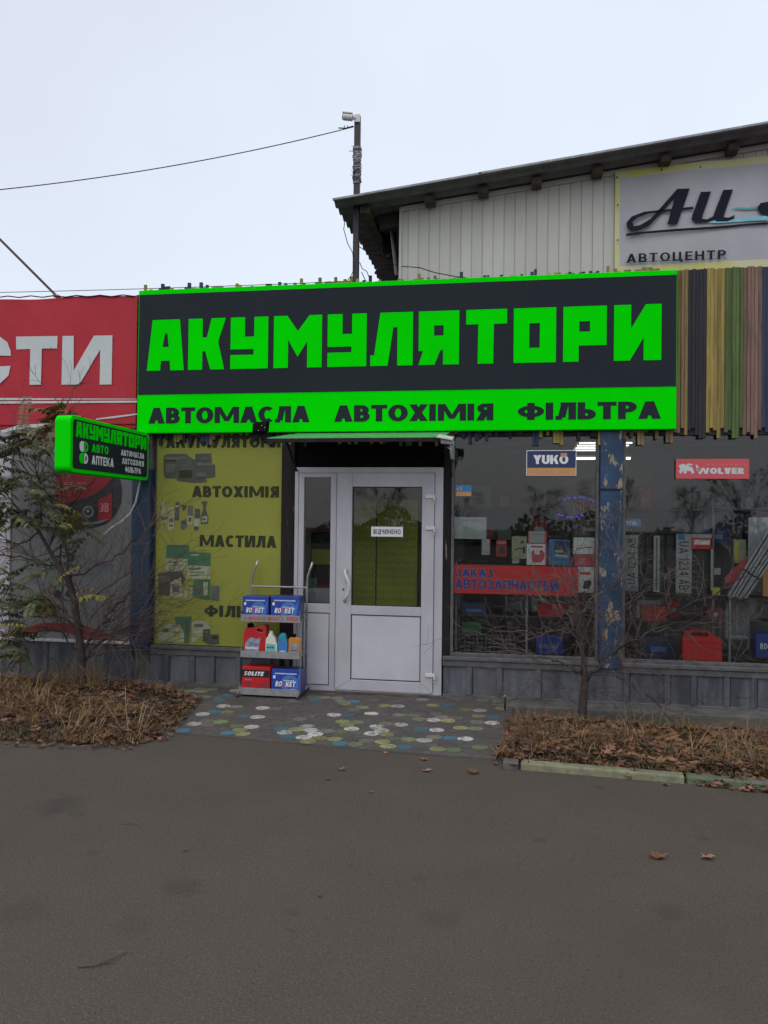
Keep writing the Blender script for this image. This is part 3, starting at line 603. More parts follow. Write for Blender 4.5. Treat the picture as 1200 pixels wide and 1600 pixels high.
# ================================================================ MAIN SIGN
a = P(216, 454, -.13); b = P(1057, 670, -.13)
sX0, sX1 = P(215.5, 565, -.13).x, P(1057.5, 545, -.13).x
sZ1 = (P(216, 455, -.13).z+P(1058, 420.5, -.13).z)/2; sZ0 = (P(215, 677, -.13).z+P(1057, 670, -.13).z)/2
sign = thing('shop_sign', 'long black and bright green sign with big block letters above the door', 'sign', ((sX0+sX1)/2, -.1, sZ0))
bx('sign_board', sign, sX0, sX1, -.13, -.062, sZ0, sZ1, 'vinyl_green', bevel=.003)
zA1 = (P(216, 463, -.13).z+P(1058, 427, -.13).z)/2; zA0 = (P(215, 618, -.13).z+P(1057, 603, -.13).z)/2
bx('black_field', sign, sX0+.006, sX1-.004, -.1325, -.129, zA0, zA1, 'vinyl_black')
BL = {
 'А': [[(0,0),(.14,1),(.88,1),(1,0),(.64,0),(.62,.19),(.38,.19),(.36,0)], [(.42,.46),(.59,.46),(.55,.73),(.48,.73)]],
 'К': [[(0,0),(0,1),(.38,1),(.38,.63),(.5,.63),(.62,1),(1,1),(.8,.54),(.97,0),(.6,0),(.46,.36),(.38,.36),(.38,0)]],
 'У': [[(0,1),(.38,1),(.38,.62),(.63,.62),(.63,1),(1,1),(1,0),(0,0),(0,.27),(.62,.27),(.62,.38),(0,.38)]],
 'М': [[(0,0),(0,1),(.28,1),(.5,.70),(.74,1),(1,1),(1,0),(.7,0),(.7,.5),(.5,.21),(.3,.54),(.3,0)]],
 'Л': [[(0,0),(0,.2),(.09,.2),(.23,1),(1,1),(1,0),(.64,0),(.64,.72),(.54,.72),(.41,0)]],
 'Я': [[(0,1),(1,1),(1,0),(.61,0),(.61,.27),(.54,.27),(.4,0),(0,0),(.11,.26),(0,.26)], [(.38,.54),(.62,.54),(.62,.73),(.38,.73)]],
 'Т': [[(0,1),(1,1),(1,.73),(.68,.73),(.67,0),(.29,0),(.30,.73),(0,.73)]],
 'О': [[(0,0),(0,1),(1,1),(1,0)], [(.37,.27),(.62,.27),(.62,.72),(.37,.72)]],
 'Р': [[(0,0),(0,1),(1,1),(1,.29),(.36,.29),(.36,0)], [(.37,.54),(.62,.54),(.62,.73),(.37,.73)]],
 'И': [[(0,0),(0,1),(.36,1),(.36,.57),(.67,1),(1,1),(1,0),(.63,0),(.63,.41),(.34,0)]],
}
zl1 = (P(259, 501.5, -.133).z+P(996, 474, -.133).z)/2; zl0 = (P(259, 580, -.133).z+P(996, 562, -.133).z)/2
for ch, p0, p1 in zip('АКУМУЛЯТОРИ', (230.4,294.6,360.5,428,512,579,654.3,728.3,802.7,880,959.3), (287.8,352.6,419,503,572.7,645,717.3,792,868.7,947.7,1033.3)):
    lx = P(p0, 530, -.133).x; rx = P(p1, 530, -.133).x; k = MB()
    k.prism([[(lx+u*(rx-lx), zl0+v*(zl1-zl0)) for u, v in lp] for lp in BL[ch]], -.136, -.1325, 'vinyl_green'); obj('letter', k, sign)
k = MB()
zs1 = (P(259, 638, -.13).z+P(1000, 626, -.13).z)/2; zs0 = (P(259, 662.5, -.13).z+P(1000, 654, -.13).z)/2
for s_, p0, p1 in (('АВТОМАСЛА', 232, 484), ('АВТОХІМІЯ', 522, 771), ('ФІЛЬТРА', 809, 1033)):
    lx = P(p0, 645, -.13).x; rx = P(p1, 645, -.13).x
    k = MB(); text(k, s_, wall_fr(lx, zs0, -.1315), rx-lx, zs1-zs0, 'vinyl_black', t=.27, gap=.05); obj('lettering', k, sign)
k = MB()
for i in range(14):
    for zz in (sZ1-.02, sZ0+.02): k.prism([disc(sX0+.04+i*(sX1-sX0-.08)/13, zz, .004, .004, 6)], -.133, -.1295, 'plastic_grey')
obj('screw_heads', k, sign)

# ================================================================ LEFT NEIGHBOUR: red banner, poster window
nb = thing('neighbour_shop', 'adjoining unit at the left with white framed poster window under a red banner', 'shop', tuple(P(100, 1066)))
NX0 = -7.5; NX1 = XQ0-.003
x = NX1-.002
while x > NX0:
    wd = R.choice((.27, .34, .3)); base_panel(x-wd, x, nb, ZS-.005); x -= wd
bx('wall', nb, NX0, P(214, 600).x-.003, .05, .2, ZS, P(100, 470).z-.03, 'sill_grey')
bx('foundation', nb, NX0, NX1, -.045, .2, -.02, .049, 'concrete')
bx('window_ledge', nb, NX0, NX1, -.06, .04, ZS-.004, ZS+.022, 'plastic_white', bevel=.004)
wx0 = P(20, 850).x; zt2 = P(100, 668).z
bx('window_mullion', nb, wx0-.14, wx0-.01, -.03, .045, ZS+.024, zt2-.02, 'pvc', bevel=.004)
bx('window_header', nb, NX0, NX1, -.035, .045, zt2-.018, zt2+.03, 'red_banner')
bx('window_mullion', nb, NX0, wx0-.145, -.01, .045, ZS+.024, zt2-.02, 'poster')
post = thing('window_poster', 'large printed window poster with red and black car parts, below the red banner', 'poster', tuple(P(115, 1000)))
bx('poster_sheet', post, wx0-.008, NX1-.004, -.012, .049, ZS+.024, zt2-.02, 'poster')
cs = lambda x, y: (x/4.446, 660+y/4.446)
k = MB(); Yp = -.014
ppoly(k, [cs(*q) for q in [(385,350),(790,370),(760,430),(690,480),(600,515),(520,545),(430,575),(392,560)]], Yp, 'poster_red')
ppoly(k, [cs(*q) for q in [(790,375),(835,395),(850,470),(842,560),(800,650),(740,705),(640,735),(560,742),(480,700),(425,590),(440,560),(540,540),(640,505),(720,455)]], Yp-.0006, 'poster_black')
ppoly(k, [cs(*q) for q in [(680,540),(778,490),(775,670),(730,690),(685,690)]], Yp-.0012, 'poster_red')
ppoly(k, [cs(*q) for q in [(520,682),(640,695),(750,672),(700,700),(600,712),(540,700)]], Yp-.0018, 'poster')
for cx, cy, r_, mm in ((613,620,46,'poster_grey'),(613,620,30,'poster_black'),(612,615,12,'print_grey'),(400,1192,32,'poster_black'),(478,1190,26,'poster_black'),(490,940,34,'poster_black')):
    c = P(*cs(cx, cy), Yp); k.prism([disc(c.x, c.z, r_*.00131, r_*.00131)], Yp-.003+(r_*.00002), Yp-.0015, mm)
ppoly(k, [cs(*q) for q in [(545,1050),(560,1075),(700,1050),(760,1050),(765,1025),(735,1015),(700,1035)]], Yp, 'poster_grey')
ppoly(k, [cs(*q) for q in [(320,1000),(450,1000),(460,1080),(380,1110),(330,1060)]], Yp, 'poster_grey')
ppoly(k, [cs(*q) for q in [(70,1478),(180,1425),(300,1392),(480,1395),(560,1400),(700,1450),(865,1522),(600,1520),(520,1480),(420,1450),(300,1450),(180,1480),(90,1500)]], Yp, 'poster_red')
obj('printed_picture', k, post)
k = MB(); ptext(k, 'GROUP'.replace('G', 'C'), 118, 753, 135, 757, Yp-.001, 'print_palered', t=.18)
for yy_, x0_, x1_, mm in ((755, 100, 116, 'print_palered'), (793, 157, 163, 'print_palered')): ptext(k, 'ОС', x0_, yy_-2, x1_, yy_+3, Yp-.002, mm, t=.2)
ptext(k, 'ЗВ', 156, 786, 170, 800, Yp-.003, 'print_palered', t=.2); ptext(k, 'ВОЗАИ', 140, 880, 168, 888, Yp-.001, 'poster_grey', t=.2)
tag(obj('small_print', k, post), kind='stuff')

rb = thing('red_banner', 'faded red banner with large white letters and thin white stripes at the left edge', 'banner', tuple(P(107, 665, -.05)))
zr1 = (P(0, 466, -.05).z+P(214, 463.5, -.05).z)/2; zr0 = P(107, 663, -.05).z; rx1 = P(213.5, 560, -.05).x
k = MB(); n1, n2 = 60, 20; vs = []
for j in range(n2+1):
    for i in range(n1+1):
        xx = NX0+(rx1-NX0)*i/n1; zz = zr0+(zr1-zr0)*j/n2
        vs.append((xx, -.052-.004*math.sin(i*.9+j*.5)*math.sin(j*.33), zz+(.008*math.sin(i*.4) if j == n2 else 0)))
k.add(vs, [(j*(n1+1)+i, j*(n1+1)+i+1, (j+1)*(n1+1)+i+1, (j+1)*(n1+1)+i) for j in range(n2) for i in range(n1)], 'red_banner')
k.box(NX0, rx1, -.044, .049, zr0, zr1-.01, 'red_banner'); obj('banner_sheet', k, rb)
k = MB(); Yr = -.060
def pz(pts, mm, Y=Yr): ppoly(k, pts, Y, mm)
c3 = lambda x, y: (x/3, 420+y/3)
def letter_part(pts):
    global k
    k = MB(); pz([c3(*q) for q in pts], 'white_vinyl'); obj('letter', k, rb)
letter_part([(75,318),(270,315),(268,373),(196,374),(192,543),(138,544),(142,376),(76,378)])
letter_part([(293,315),(346,314),(345,478),(440,313),(527,312),(523,542),(467,543),(470,378),(372,543),(288,543)])
letter_part([(51,408),(-25,406),(-50,390),(-90,395),(-110,430),(-90,470),(-50,478),(-20,458),(49,455),(40,500),(0,538),(-60,545),(-130,520),(-165,430),(-130,345),(-60,312),(0,318),(35,345),(50,385)])
k = MB()
pz([(-30,627),(214,626),(214,629),(-30,631)], 'white_vinyl'); pz([(-30,625.5),(100,624.5),(214,624),(214,623),(100,622.6),(-30,621.5)], 'white_vinyl', Yr-.001)
pz([(0,673),(30,664),(82,661),(82,666),(30,670),(5,676)], 'white_vinyl'); pz([(150,654),(180,650),(214,646),(214,648),(180,653),(150,656)], 'white_vinyl')
tag(obj('white_stripes', k, rb), kind='stuff')
k = MB(); k.tube([P(x_, 463+(-1 if i % 2 else 1)*1.2-(x_-100)*.01, -.06) for i, x_ in enumerate(range(-150, 216, 18))], .006, 'post_dark', 5)
obj('top_cord', k, rb)

# ================================================================ YELLOW BANNER
yb = thing('yellow_window_banner', 'yellow green printed banner listing goods, between the dark blue pillar and the door', 'banner', tuple(P(340, 1005)))
yx0, yx1 = P(243.5, 850, -.02).x, P(440.5, 850, -.02).x; yz0, yz1 = ZS+.012, ZB+.02
bx('banner_sheet', yb, yx0, yx1, -.018, .010, yz0, yz1, 'yellow_banner')
k = MB(); Yb = -.0195
for s_, x0_, y0_, x1_, y1_ in (('АКУМУЛЯТОРИ', 259, 683, 438, 699.5), ('АВТОХІМІЯ', 300, 759.5, 436, 777), ('МАСТИЛА', 312, 836.5, 432, 855), ('ФІЛЬТРИ', 319, 947, 440, 965)):
    k = MB(); ptext(k, s_, x0_, y0_, x1_, y1_, Yb, 'yb_text', t=.27, gap=.07); obj('lettering', k, yb)
k = MB(); c5 = lambda x, y: (200+x/4, 660+y/4)
def yp(pts, mm, d=0): ppoly(k, [c5(*q) for q in pts], Yb-d, mm)
yp([(222,208),(245,197),(365,195),(385,215),(420,235),(420,350),(300,352),(235,350),(222,330)], 'yb_grey')
yp([(420,195),(520,193),(525,255),(545,265),(545,340),(490,350),(490,375),(410,378),(305,365),(305,290),(420,290)], 'yb_grey', .0005)
yp([(228,222),(350,212),(372,226),(245,236)], 'yb_grey2', .001); yp([(430,250),(525,255),(540,268),(430,268)], 'yb_grey2', .001)
yp([(320,300),(400,297),(400,345),(320,350)], 'yb_text', .0011); yp([(425,315),(485,312),(485,335),(425,338)], 'yb_grey2', .001)
for pts, mm in (([(208,500),(225,498),(235,560),(240,625),(208,632)], 'yb_pale'), ([(250,530),(285,530),(290,670),(250,672)], 'yb_pale'), ([(298,497),(322,497),(318,612),(292,612)], 'yb_grey'),
    ([(325,515),(365,518),(365,535),(348,552),(338,548),(342,530)], 'yb_grey'), ([(330,615),(365,602),(370,650),(345,672),(328,660)], 'yb_grey2'), ([(375,518),(405,518),(405,585),(372,580)], 'yb_grey2'),
    ([(372,582),(405,586),(402,640),(370,640)], 'yb_pale'), ([(418,540),(450,542),(448,600),(416,598)], 'yb_grey'), ([(414,600),(446,602),(442,650),(412,648)], 'yb_pale'), ([(412,650),(442,652),(440,675),(412,672)], 'yb_grey'),
    ([(455,500),(475,490),(498,495),(490,515),(485,540),(502,590),(500,632),(455,636),(452,590),(470,545),(468,515)], 'yb_grey'), ([(460,590),(495,585),(495,620),(460,625)], 'yb_pale'),
    ([(240,765),(382,765),(380,850),(238,848)], 'yb_green'), ([(238,850),(380,852),(378,930),(236,925)], 'yb_pale'), ([(380,808),(516,815),(515,898),(370,890)], 'yb_green'), ([(370,893),(515,900),(514,980),(368,975)], 'yb_pale'),
    ([(410,982),(514,982),(515,1110),(460,1105),(400,1080)], 'yb_green'), ([(190,940),(330,930),(360,980),(300,1080),(190,1080)], 'yb_grey'), ([(265,990),(330,970),(345,1090),(262,1100)], 'yb_pale'), ([(360,1020),(405,1040),(400,1110),(350,1105)], 'yb_pale'), ([(520,1020),(570,1022),(570,1115),(520,1112)], 'yb_grey2'),
    ([(290,1215),(400,1212),(395,1250),(380,1380),(350,1378),(350,1300),(300,1270)], 'yb_green'), ([(200,1275),(260,1258),(320,1262),(350,1310),(350,1375),(195,1368),(180,1320)], 'yb_pale'), ([(400,1240),(500,1240),(515,1290),(470,1330),(400,1380)], 'yb_pale'), ([(468,1295),(512,1290),(515,1325),(568,1325),(570,1385),(515,1390),(468,1370)], 'yb_grey')):
    ypn = globals().get('ypn', 0)+1; yp(pts, mm, .0011+ypn*.00005)
for i_, (x_, y_, w2, h2, mm) in enumerate(((230,235,70,8,'yb_text'),(235,262,60,50,'yb_grey2'),(440,222,60,5,'yb_grey2'),(305,292,95,5,'yb_grey2'),(430,345,50,4,'yb_text'),(210,590,26,20,'yb_grey2'),(254,600,30,25,'yb_grey2'),(256,640,26,10,'yb_grey'),(298,520,18,10,'yb_pale'),(298,560,14,30,'yb_grey2'),
    (378,595,18,25,'yb_grey'),(420,560,20,8,'yb_grey2'),(462,598,26,14,'yb_grey2'),(335,625,25,8,'yb_text'),(250,775,120,5,'yb_grey'),(248,870,60,8,'yb_grey2'),(250,890,100,4,'yb_green'),(385,825,60,8,'yb_pale'),(380,910,80,10,'yb_grey2'),(385,935,100,5,'yb_green'),(385,955,60,5,'yb_grey'),
    (200,960,60,40,'yb_grey2'),(275,1020,50,40,'yb_grey2'),(365,1040,25,40,'yellow_banner'),(420,1010,40,60,'yb_grey2'),(470,1000,30,80,'yb_pale'),(215,1290,40,20,'yb_green'),(280,1310,50,30,'yellow_banner'),(410,1260,60,20,'yb_grey2'),(475,1305,30,10,'yb_grey2'),(525,1335,35,20,'yb_text'),(360,1230,20,90,'yb_grey'))):
    yp([(x_, y_), (x_+w2, y_-R.uniform(0, 3)), (x_+w2-R.uniform(0, w2*.15), y_+h2), (x_+R.uniform(0, w2*.1), y_+h2)], mm, .0026+i_*.00003)
tag(obj('printed_pictures', k, yb), kind='stuff')

# ================================================================ REAR BUILDING WITH SIDING
rear = thing('rear_building', 'white panelled gable with dark corrugated lean roof rising behind the signs', 'building', tuple(P(800, 430, .25)))
YS = .12; YRF = -.25
def roofz(px): return None
e0 = P(520, 313, YRF); e1 = P(1200, 193, YRF); sl_z = (e1.z-e0.z)/(e1.x-e0.x)
rz = lambda x: e0.z+(x-e0.x)*sl_z
XG0 = P(626, 370, YS).x; XG1 = 7.5; pw = (P(693, 370, YS).x-P(676.5, 370, YS).x)
zb_ = ZB+.5; x = XG0
while x < XG1:
    x2 = x+(pw*.75 if x == XG0 else pw); k = MB(); g_ = .0012
    zt = lambda q: rz(q)-.022
    pr = [(x+g_, YS), (x2-g_-.008, YS), (x2-g_-.005, YS+.003), (x2-g_, YS+.003)]
    vs = [(a_, b_, zb_) for a_, b_ in pr]+[(a_, b_, zt(a_)) for a_, b_ in pr]; k.add(vs, [(i, i+1, i+5, i+4) for i in range(3)]+[(0, 4, 7, 3)], 'siding')
    obj('wall_panel', k, rear); x = x2
def rw(mb):
    a_ = XG0; mb.add([(a_, YS+.012, zb_), (XG1, YS+.012, zb_), (XG1, YS+.012, rz(XG1)-.02), (a_, YS+.012, rz(a_)-.02), (a_, 4.5, zb_), (a_, 4.5, rz(a_)-.02)], [(0, 1, 2, 3), (0, 3, 5, 4)], 'timber_dark')
quick('wall_backing', rear, rw)
k = MB(); k.obox(Vector((XG0, YS-.006, (zb_+rz(XG0)-.03)/2)), Vector((.012, 0, 0)), Vector((0, .012, 0)), Vector((0, 0, (rz(XG0)-.03-zb_)/2)), 'siding'); obj('corner_trim', k, rear)
k = MB(); dx = Vector((XG1-XG0, 0, (rz(XG1)-rz(XG0)))); c = Vector(((XG0+XG1)/2, YS-.012, (rz(XG0)+rz(XG1))/2-.045)); up = Vector((-dx.z, 0, dx.x)).normalized()
k.obox(c, dx/2, Vector((0, .01, 0)), up*.022, 'siding'); obj('top_trim', k, rear)
# corrugated roof
k = MB(); ny = 150; vs = []; yend = 4.8
for s_ in (0, 1):
    for i in range(ny+1):
        y_ = YRF+(yend-YRF)*i/ny; ph = .018*math.sin(i*2*math.pi/5)+(0 if s_ else -.006)
        xo = e0.x+ (.03 if int((y_-YRF)/1.05) % 2 else 0)
        vs += [(xo, y_, rz(xo)+ph), (XG1, y_, rz(XG1)+ph)]
n2 = 2*(ny+1)
fs = [(2*i, 2*i+1, 2*i+3, 2*i+2) for i in range(ny)]+[(n2+2*i, n2+2*i+1, n2+2*i+3, n2+2*i+2) for i in range(ny)]+[(2*i, 2*i+2, n2+2*i+2, n2+2*i) for i in range(ny)]+[(0, 1, n2+1, n2)]
k.add(vs, fs, 'roof_sheet'); roof = obj('roof', k, rear)
k = MB()
for (p0, p1) in ((520, 752), (748, 860), (860, 1040), (1040, 1240)):
    a_ = P(p0, 300, YRF).x; b_ = P(p1, 250, YRF).x; d_ = Vector((b_-a_, 0, sl_z*(b_-a_))); up = Vector((-d_.z, 0, d_.x)).normalized(); dz = R.uniform(-.003, .006)
    k.obox(Vector(((a_+b_)/2, YRF-.004, rz((a_+b_)/2)+.004+dz)), d_/2, Vector((0, .004, 0)), up*.009, 'roof_edge')
obj('edge_flashing', k, rear)
k = MB(); a_ = e0.x+.35; b_ = XG1; d_ = Vector((b_-a_, 0, sl_z*(b_-a_))); up = Vector((-d_.z, 0, d_.x)).normalized()
b_ = XG0-.02; d_ = Vector((b_-a_, 0, sl_z*(b_-a_))); k.obox(Vector(((a_+b_)/2, YS+.1, rz((a_+b_)/2)-.10)), d_/2, Vector((0, .03, 0)), up*.07, 'timber_dark'); obj('rafter', k, rear)
for y_ in (1.3, 2.4, 3.5):
    k = MB(); a_ = e0.x+.25; b_ = XG0+.3; d_ = Vector((b_-a_, 0, sl_z*(b_-a_))); k.obox(Vector(((a_+b_)/2, y_, rz((a_+b_)/2)-.09)), d_/2, Vector((0, .03, 0)), Vector((0, 0, .06)), 'timber_brown'); obj('rafter', k, rear)
for px_, py_ in ((567, 312), (669, 300), (754, 285), (839, 270), (936, 254), (1044, 236), (1152, 218), (1260, 200)):
    a_ = P(px_, py_, YRF+.1).x; k = MB(); k.box(a_-.045, a_+.045, YRF+.20, YS+(3 if px_ < 600 else -.026), rz(a_)-.085, rz(a_)-.024, 'timber_brown'); obj('purlin', k, rear)
k = MB(); k.tube([P(612, 360, .5), P(620, 430, .5)], .02, 'plastic_grey', 8); k.tube([P(604, 350, .9), P(606, 400, .9)], .015, 'plastic_white', 8); obj('drain_pipe', k, rear)
k = MB(); q = P(608, 370, .8); k.obox(q, Vector((.07, 0, 0)), Vector((0, .05, 0)), Vector((0, 0, .18)), 'post_dark'); obj('meter_box', k, rear, bevel=.01)

# ================================================================ GREY BANNER (right top)
gb = thing('grey_banner', 'creased light grey banner with black script letters nailed over the white siding', 'banner', tuple(P(1080, 425, .05)))
Yg = .075
gx0_ = P(961, 340, Yg).x; gx1_ = P(1500, 340, Yg).x; gzb = P(1100, 421, Yg).z; 
gztl = P(962, 268, Yg).z; gztr = P(1200, 243, Yg).z; gsl = (gztr-gztl)/(P(1200, 243, Yg).x-gx0_)
k = MB(); n1, n2 = 70, 30; vs = []
def gpt(x_, v, d=0):
    zt = gztl+(x_-gx0_)*gsl; z_ = gzb+(zt-gzb)*v
    return (x_, Yg-d-.010*math.sin(x_*3.1+z_*2)-.006*math.sin(x_*9-z_*5)*v, z_)
for j in range(n2+1):
    for i in range(n1+1): vs.append(gpt(gx0_+(gx1_-gx0_)*i/n1, j/n2))
fs = []; fe = []
for j in range(n2):
    for i in range(n1):
        q = (j*(n1+1)+i, j*(n1+1)+i+1, (j+1)*(n1+1)+i+1, (j+1)*(n1+1)+i)
        (fe if (i < 1 or j >= n2-2 or j < 2) else fs).append(q)
k.add(vs, fs, 'cream_banner'); k.add(vs, fe, 'banner_edge'); o = obj('banner_sheet', k, gb, smooth=True)
for px_, py_ in ((964, 278), (965, 321), (965, 376), (1033, 266), (1094, 262), (1145, 419), (1100, 421)):
    c = P(px_, py_, Yg); k = MB(); k.prism([disc(c.x, c.z, .006, .006, 8)], Yg-.024, Yg-.005, 'post_dark'); obj('nail', k, gb)
k = MB(); c8 = lambda x, y: (800+x/3, 180+y/3); Yt = Yg-.026
def gp(pts, mm='ink', d=0): ppoly(k, [c8(*q) for q in pts], Yt-d, mm)
gp([(775,345),(833,343),(775,510),(728,512)], 'ink')
gp([(775,345),(800,345),(690,470),(640,520),(590,542),(560,545),(540,530),(536,505),(560,475),(620,452),(735,440),(850,428),(850,440),(735,452),(640,462),(590,480),(565,500),(570,520),(600,515),(650,485),(700,430)], 'ink', .0006)
gp([(885,360),(933,357),(895,465),(890,485),(915,488),(950,470),(945,490),(915,503),(860,503),(842,490),(845,470)], 'ink', .0006)
gp([(990,350),(1036,348),(998,455),(992,478),(1015,480),(1045,468),(1040,485),(1010,497),(960,498),(942,485),(946,465)], 'ink', .0012)
gp([(535,555),(620,545),(760,533),(960,520),(1100,508),(1210,500),(1210,512),(1100,518),(960,532),(760,545),(620,556),(535,567)], 'ink')
gp([(1150,432),(1165,412),(1200,405),(1260,405),(1300,430),(1290,470),(1220,480),(1175,465),(1155,450)], 'ink', .0018)
gp([(920,503),(960,490),(1060,485),(1120,478),(1200,470),(1200,492),(1120,495),(1060,500),(960,506)], 'cyan', -.0008); gp([(1020,440),(1060,432),(1110,434),(1150,425),(1150,438),(1100,444),(1050,441)], 'teal', -.0008)
obj('script_emblem', k, gb)
k = MB()
pA, pB = c8(537, 672), c8(1000, 658)
a_ = P(*c8(537, 672), Yt); b_ = P(*c8(1003, 655), Yt); zz0 = (P(*c8(560, 693), Yt).z+P(*c8(980, 672), Yt).z)/2; zz1 = (P(*c8(560, 653), Yt).z+P(*c8(980, 628), Yt).z)/2
text(k, 'АВТОЦЕНТР', wall_fr(a_.x, zz0, Yt), b_.x-a_.x, zz1-zz0, 'ink', t=.19, gap=.2, serif=True)
obj('lettering', k, gb)

# ================================================================ CAMERA POLE, WIRES, ROD
yP = -.02
pole = thing('camera_pole', 'tall square rusty pole topped by a small camera, taped halfway up', 'pole', tuple(P(557, 445, yP)))
px0 = P(557.5, 300, yP); w_ = .027
k = MB(); k.box(px0.x-w_, px0.x+w_, yP-w_, yP+w_, ZT-.3, P(557, 181, yP).z, 'rusty_pole'); obj('pole_shaft', k, pole, bevel=.004)
k = MB()
for i in range(16):
    zc = P(557, 232+i*3.6, yP).z; k.obox(Vector((px0.x+R.uniform(-.003, .003), yP, zc)), Vector((w_+R.uniform(.002, .010), 0, R.uniform(-.008, .008))), Vector((0, w_+.006, 0)), Vector((0, 0, .012)), R.choice(('tape', 'tape', 'rusty_pole')))
for i in range(10):
    c = P(557+R.uniform(-3, 3), R.uniform(232, 285), yP-w_-.006); k.tube([c, c+Vector((R.uniform(-.06, .06), -.01, R.uniform(-.03, .03)))], .002, 'tape', 4)
obj('tape_wrap', k, pole)
cc = thing('security_camera', 'white bullet security camera on top of the rusty pole', 'camera', tuple(P(553, 190, yP-.05)))
k = MB(); q0, q1 = P(536, 182.5, yP-.06), P(551, 184, yP-.05); k.tube([q0, q0+(q1-q0)*.08, q1], [.026, .031, .030], 'plastic_white', 12); obj('housing', k, cc, smooth=False)
k = MB(); k.tube([q0-(q1-q0)*.06, q0+(q1-q0)*.01], .024, 'black', 12); obj('lens', k, cc)
k = MB(); k.obox((q0+q1)/2+Vector((0, 0, .034)), (q1-q0)*.52, Vector((0, .028, 0)), Vector((0, 0, .004)), 'plastic_white'); obj('sun_shield', k, cc)
k = MB(); k.tube([q1, P(556, 185, yP-.03), P(558, 190, yP-w_)], .018, 'plastic_white', 8); k.obox(P(558, 185, yP-w_-.008), Vector((.028, 0, 0)), Vector((0, .008, 0)), Vector((0, 0, .035)), 'plastic_white'); obj('bracket', k, cc)
def wire(name, pts, r, label, m='post_dark'):
    k = MB(); k.tube(pts, r, m, 5); return tag(obj(name, k, origin=tuple(Vector(pts[0]))), label, 'wire')
wa, wb = P(553, 198, yP), P(-60, 302, yP-1.2)
wire('overhead_wire', [wa+(wb-wa)*t+Vector((0, 0, -.30*t*(1-t)*1.0)) for t in [i/24 for i in range(25)]], .0045, 'thin overhead wire sloping from the camera pole top to the left')
k = MB(); k.tube([P(529, 200, yP), P(540, 200.5, yP), P(552, 197, yP)], .006, 'post_dark', 5)
for q in (538, 543): k.tube([P(q, 196, yP), P(q, 201, yP)], .004, 'post_dark', 4)
obj('wire_anchor', k, pole)
wa, wb = P(556, 439, .1), P(-60, 458, .1)
wire('low_wire', [wa+(wb-wa)*t+Vector((0, 0, -.05*t*(1-t))) for t in [i/14 for i in range(15)]], .0035, 'thin straight wire running low above the red banner and green sign edge')
wire('loose_cable', [P(*q, yP-.05) for q in ((539, 345), (537, 358), (543, 380), (551, 395), (553, 420), (548, 432), (543, 438))], .004, 'thin black cable hanging loose down beside the camera pole')
wire('sagging_cable', [P(*q, .12) for q in ((551, 378), (575, 395), (600, 408), (626, 416), (655, 418), (680, 426), (712, 432), (740, 436))], .004, 'black cable sagging from the camera pole across the white siding')
wire('looped_cable', [P(*q, yP-.04) for q in ((562, 410), (566, 420), (573, 424), (577, 434), (576, 441), (571, 438), (565, 425))], .004, 'short looped black cable at the foot of the camera pole')
k = MB(); a_, b_ = P(-12, 362, -.02), P(89, 463, .0); k.tube([a_, b_], .012, 'rusty_pole', 8); k.obox(b_, Vector((.03, 0, 0)), Vector((0, .03, 0)), Vector((0, 0, .008)), 'metal_grey')
tag(obj('steel_rod', k, origin=tuple(b_)), 'slanting grey steel rod rising left from the top of the red banner', 'rod')

# ================================================================ CANOPY AND FLOODLIGHTS
can = thing('door_canopy', 'small sloped green tinted canopy on a dark metal frame above the white door', 'canopy', tuple(P(560, 690, -.3)))
YF = -.62
fl, fr_ = P(417, 684, YF), P(694, 682.5, YF); bl, br = P(448, 676.0, -.135), P(694, 674.5, -.135)
zf = (fl.z+fr_.z)/2; zb2 = zf+.092
k = MB(); t_ = .006
x0_, x1_ = fl.x, fr_.x
k.add([(x0_, YF, zf), (x1_, YF, zf), (x1_, -.135, zb2), (x0_+.14, -.135, zb2), (x0_, YF, zf-t_), (x1_, YF, zf-t_), (x1_, -.135, zb2-t_), (x0_+.14, -.135, zb2-t_)], [(0,1,2,3),(4,7,6,5),(0,4,5,1),(1,5,6,2),(3,2,6,7),(0,3,7,4)], 'canopy')
obj('canopy_sheet', k, can)
k = MB(); k.box(x0_, x1_+.05, YF+.002, YF+.03, zf-.038, zf-.010, 'post_dark'); obj('front_rail', k, can)
for xx in (x0_+.02, (x0_+x1_)/2, x1_-.02):
    k = MB(); k.obox(Vector((xx, (YF-.135)/2, (zf+zb2)/2-.024)), Vector((.012, 0, 0)), Vector((0, (-.135-YF)/2-.02, (zb2-zf)/2*.93)), Vector((0, 0, .012)), 'post_dark'); obj('side_rail', k, can)
k = MB(); k.tube([P(448, 690, -.5), P(463, 735, -.06)], .016, 'post_dark', 4); obj('brace', k, can)
k = MB(); k.tube([(x1_+.02, -.55, zf-.03), (x1_+.01, -.06, zf-.30)], .016, 'post_dark', 4); obj('brace', k, can)
k = MB(); k.box(x1_+.01, x1_+.045, -.30, -.05, zf-.16, zf-.04, 'metal_grey'); obj('side_plate', k, can)
fl1 = thing('black_floodlight', 'square black floodlight at the left end of the door canopy', 'floodlight', tuple(P(408, 680, -.62)))
k = MB(); c = P(407.5, 668, -.64); k.obox(c, Vector((.062, 0, .004)), Vector((.01, .022, .01)), Vector((.006, -.01, .046)), 'black'); obj('lamp_body', k, fl1, bevel=.005)
k = MB()
for i in range(-3, 4): k.obox(c+Vector((i*.016, -.03, 0)), Vector((.003, 0, 0)), Vector((0, .012, 0)), Vector((.002, 0, .036)), 'post_dark')
obj('cooling_fins', k, fl1)
k = MB()
for dx_, dz_ in ((.025, .012), (.05, -.005), (-.005, -.03)): k.prism([disc(c.x+dx_, c.z+dz_, .005, .005, 8)], -.69, -.675, 'plastic_grey')
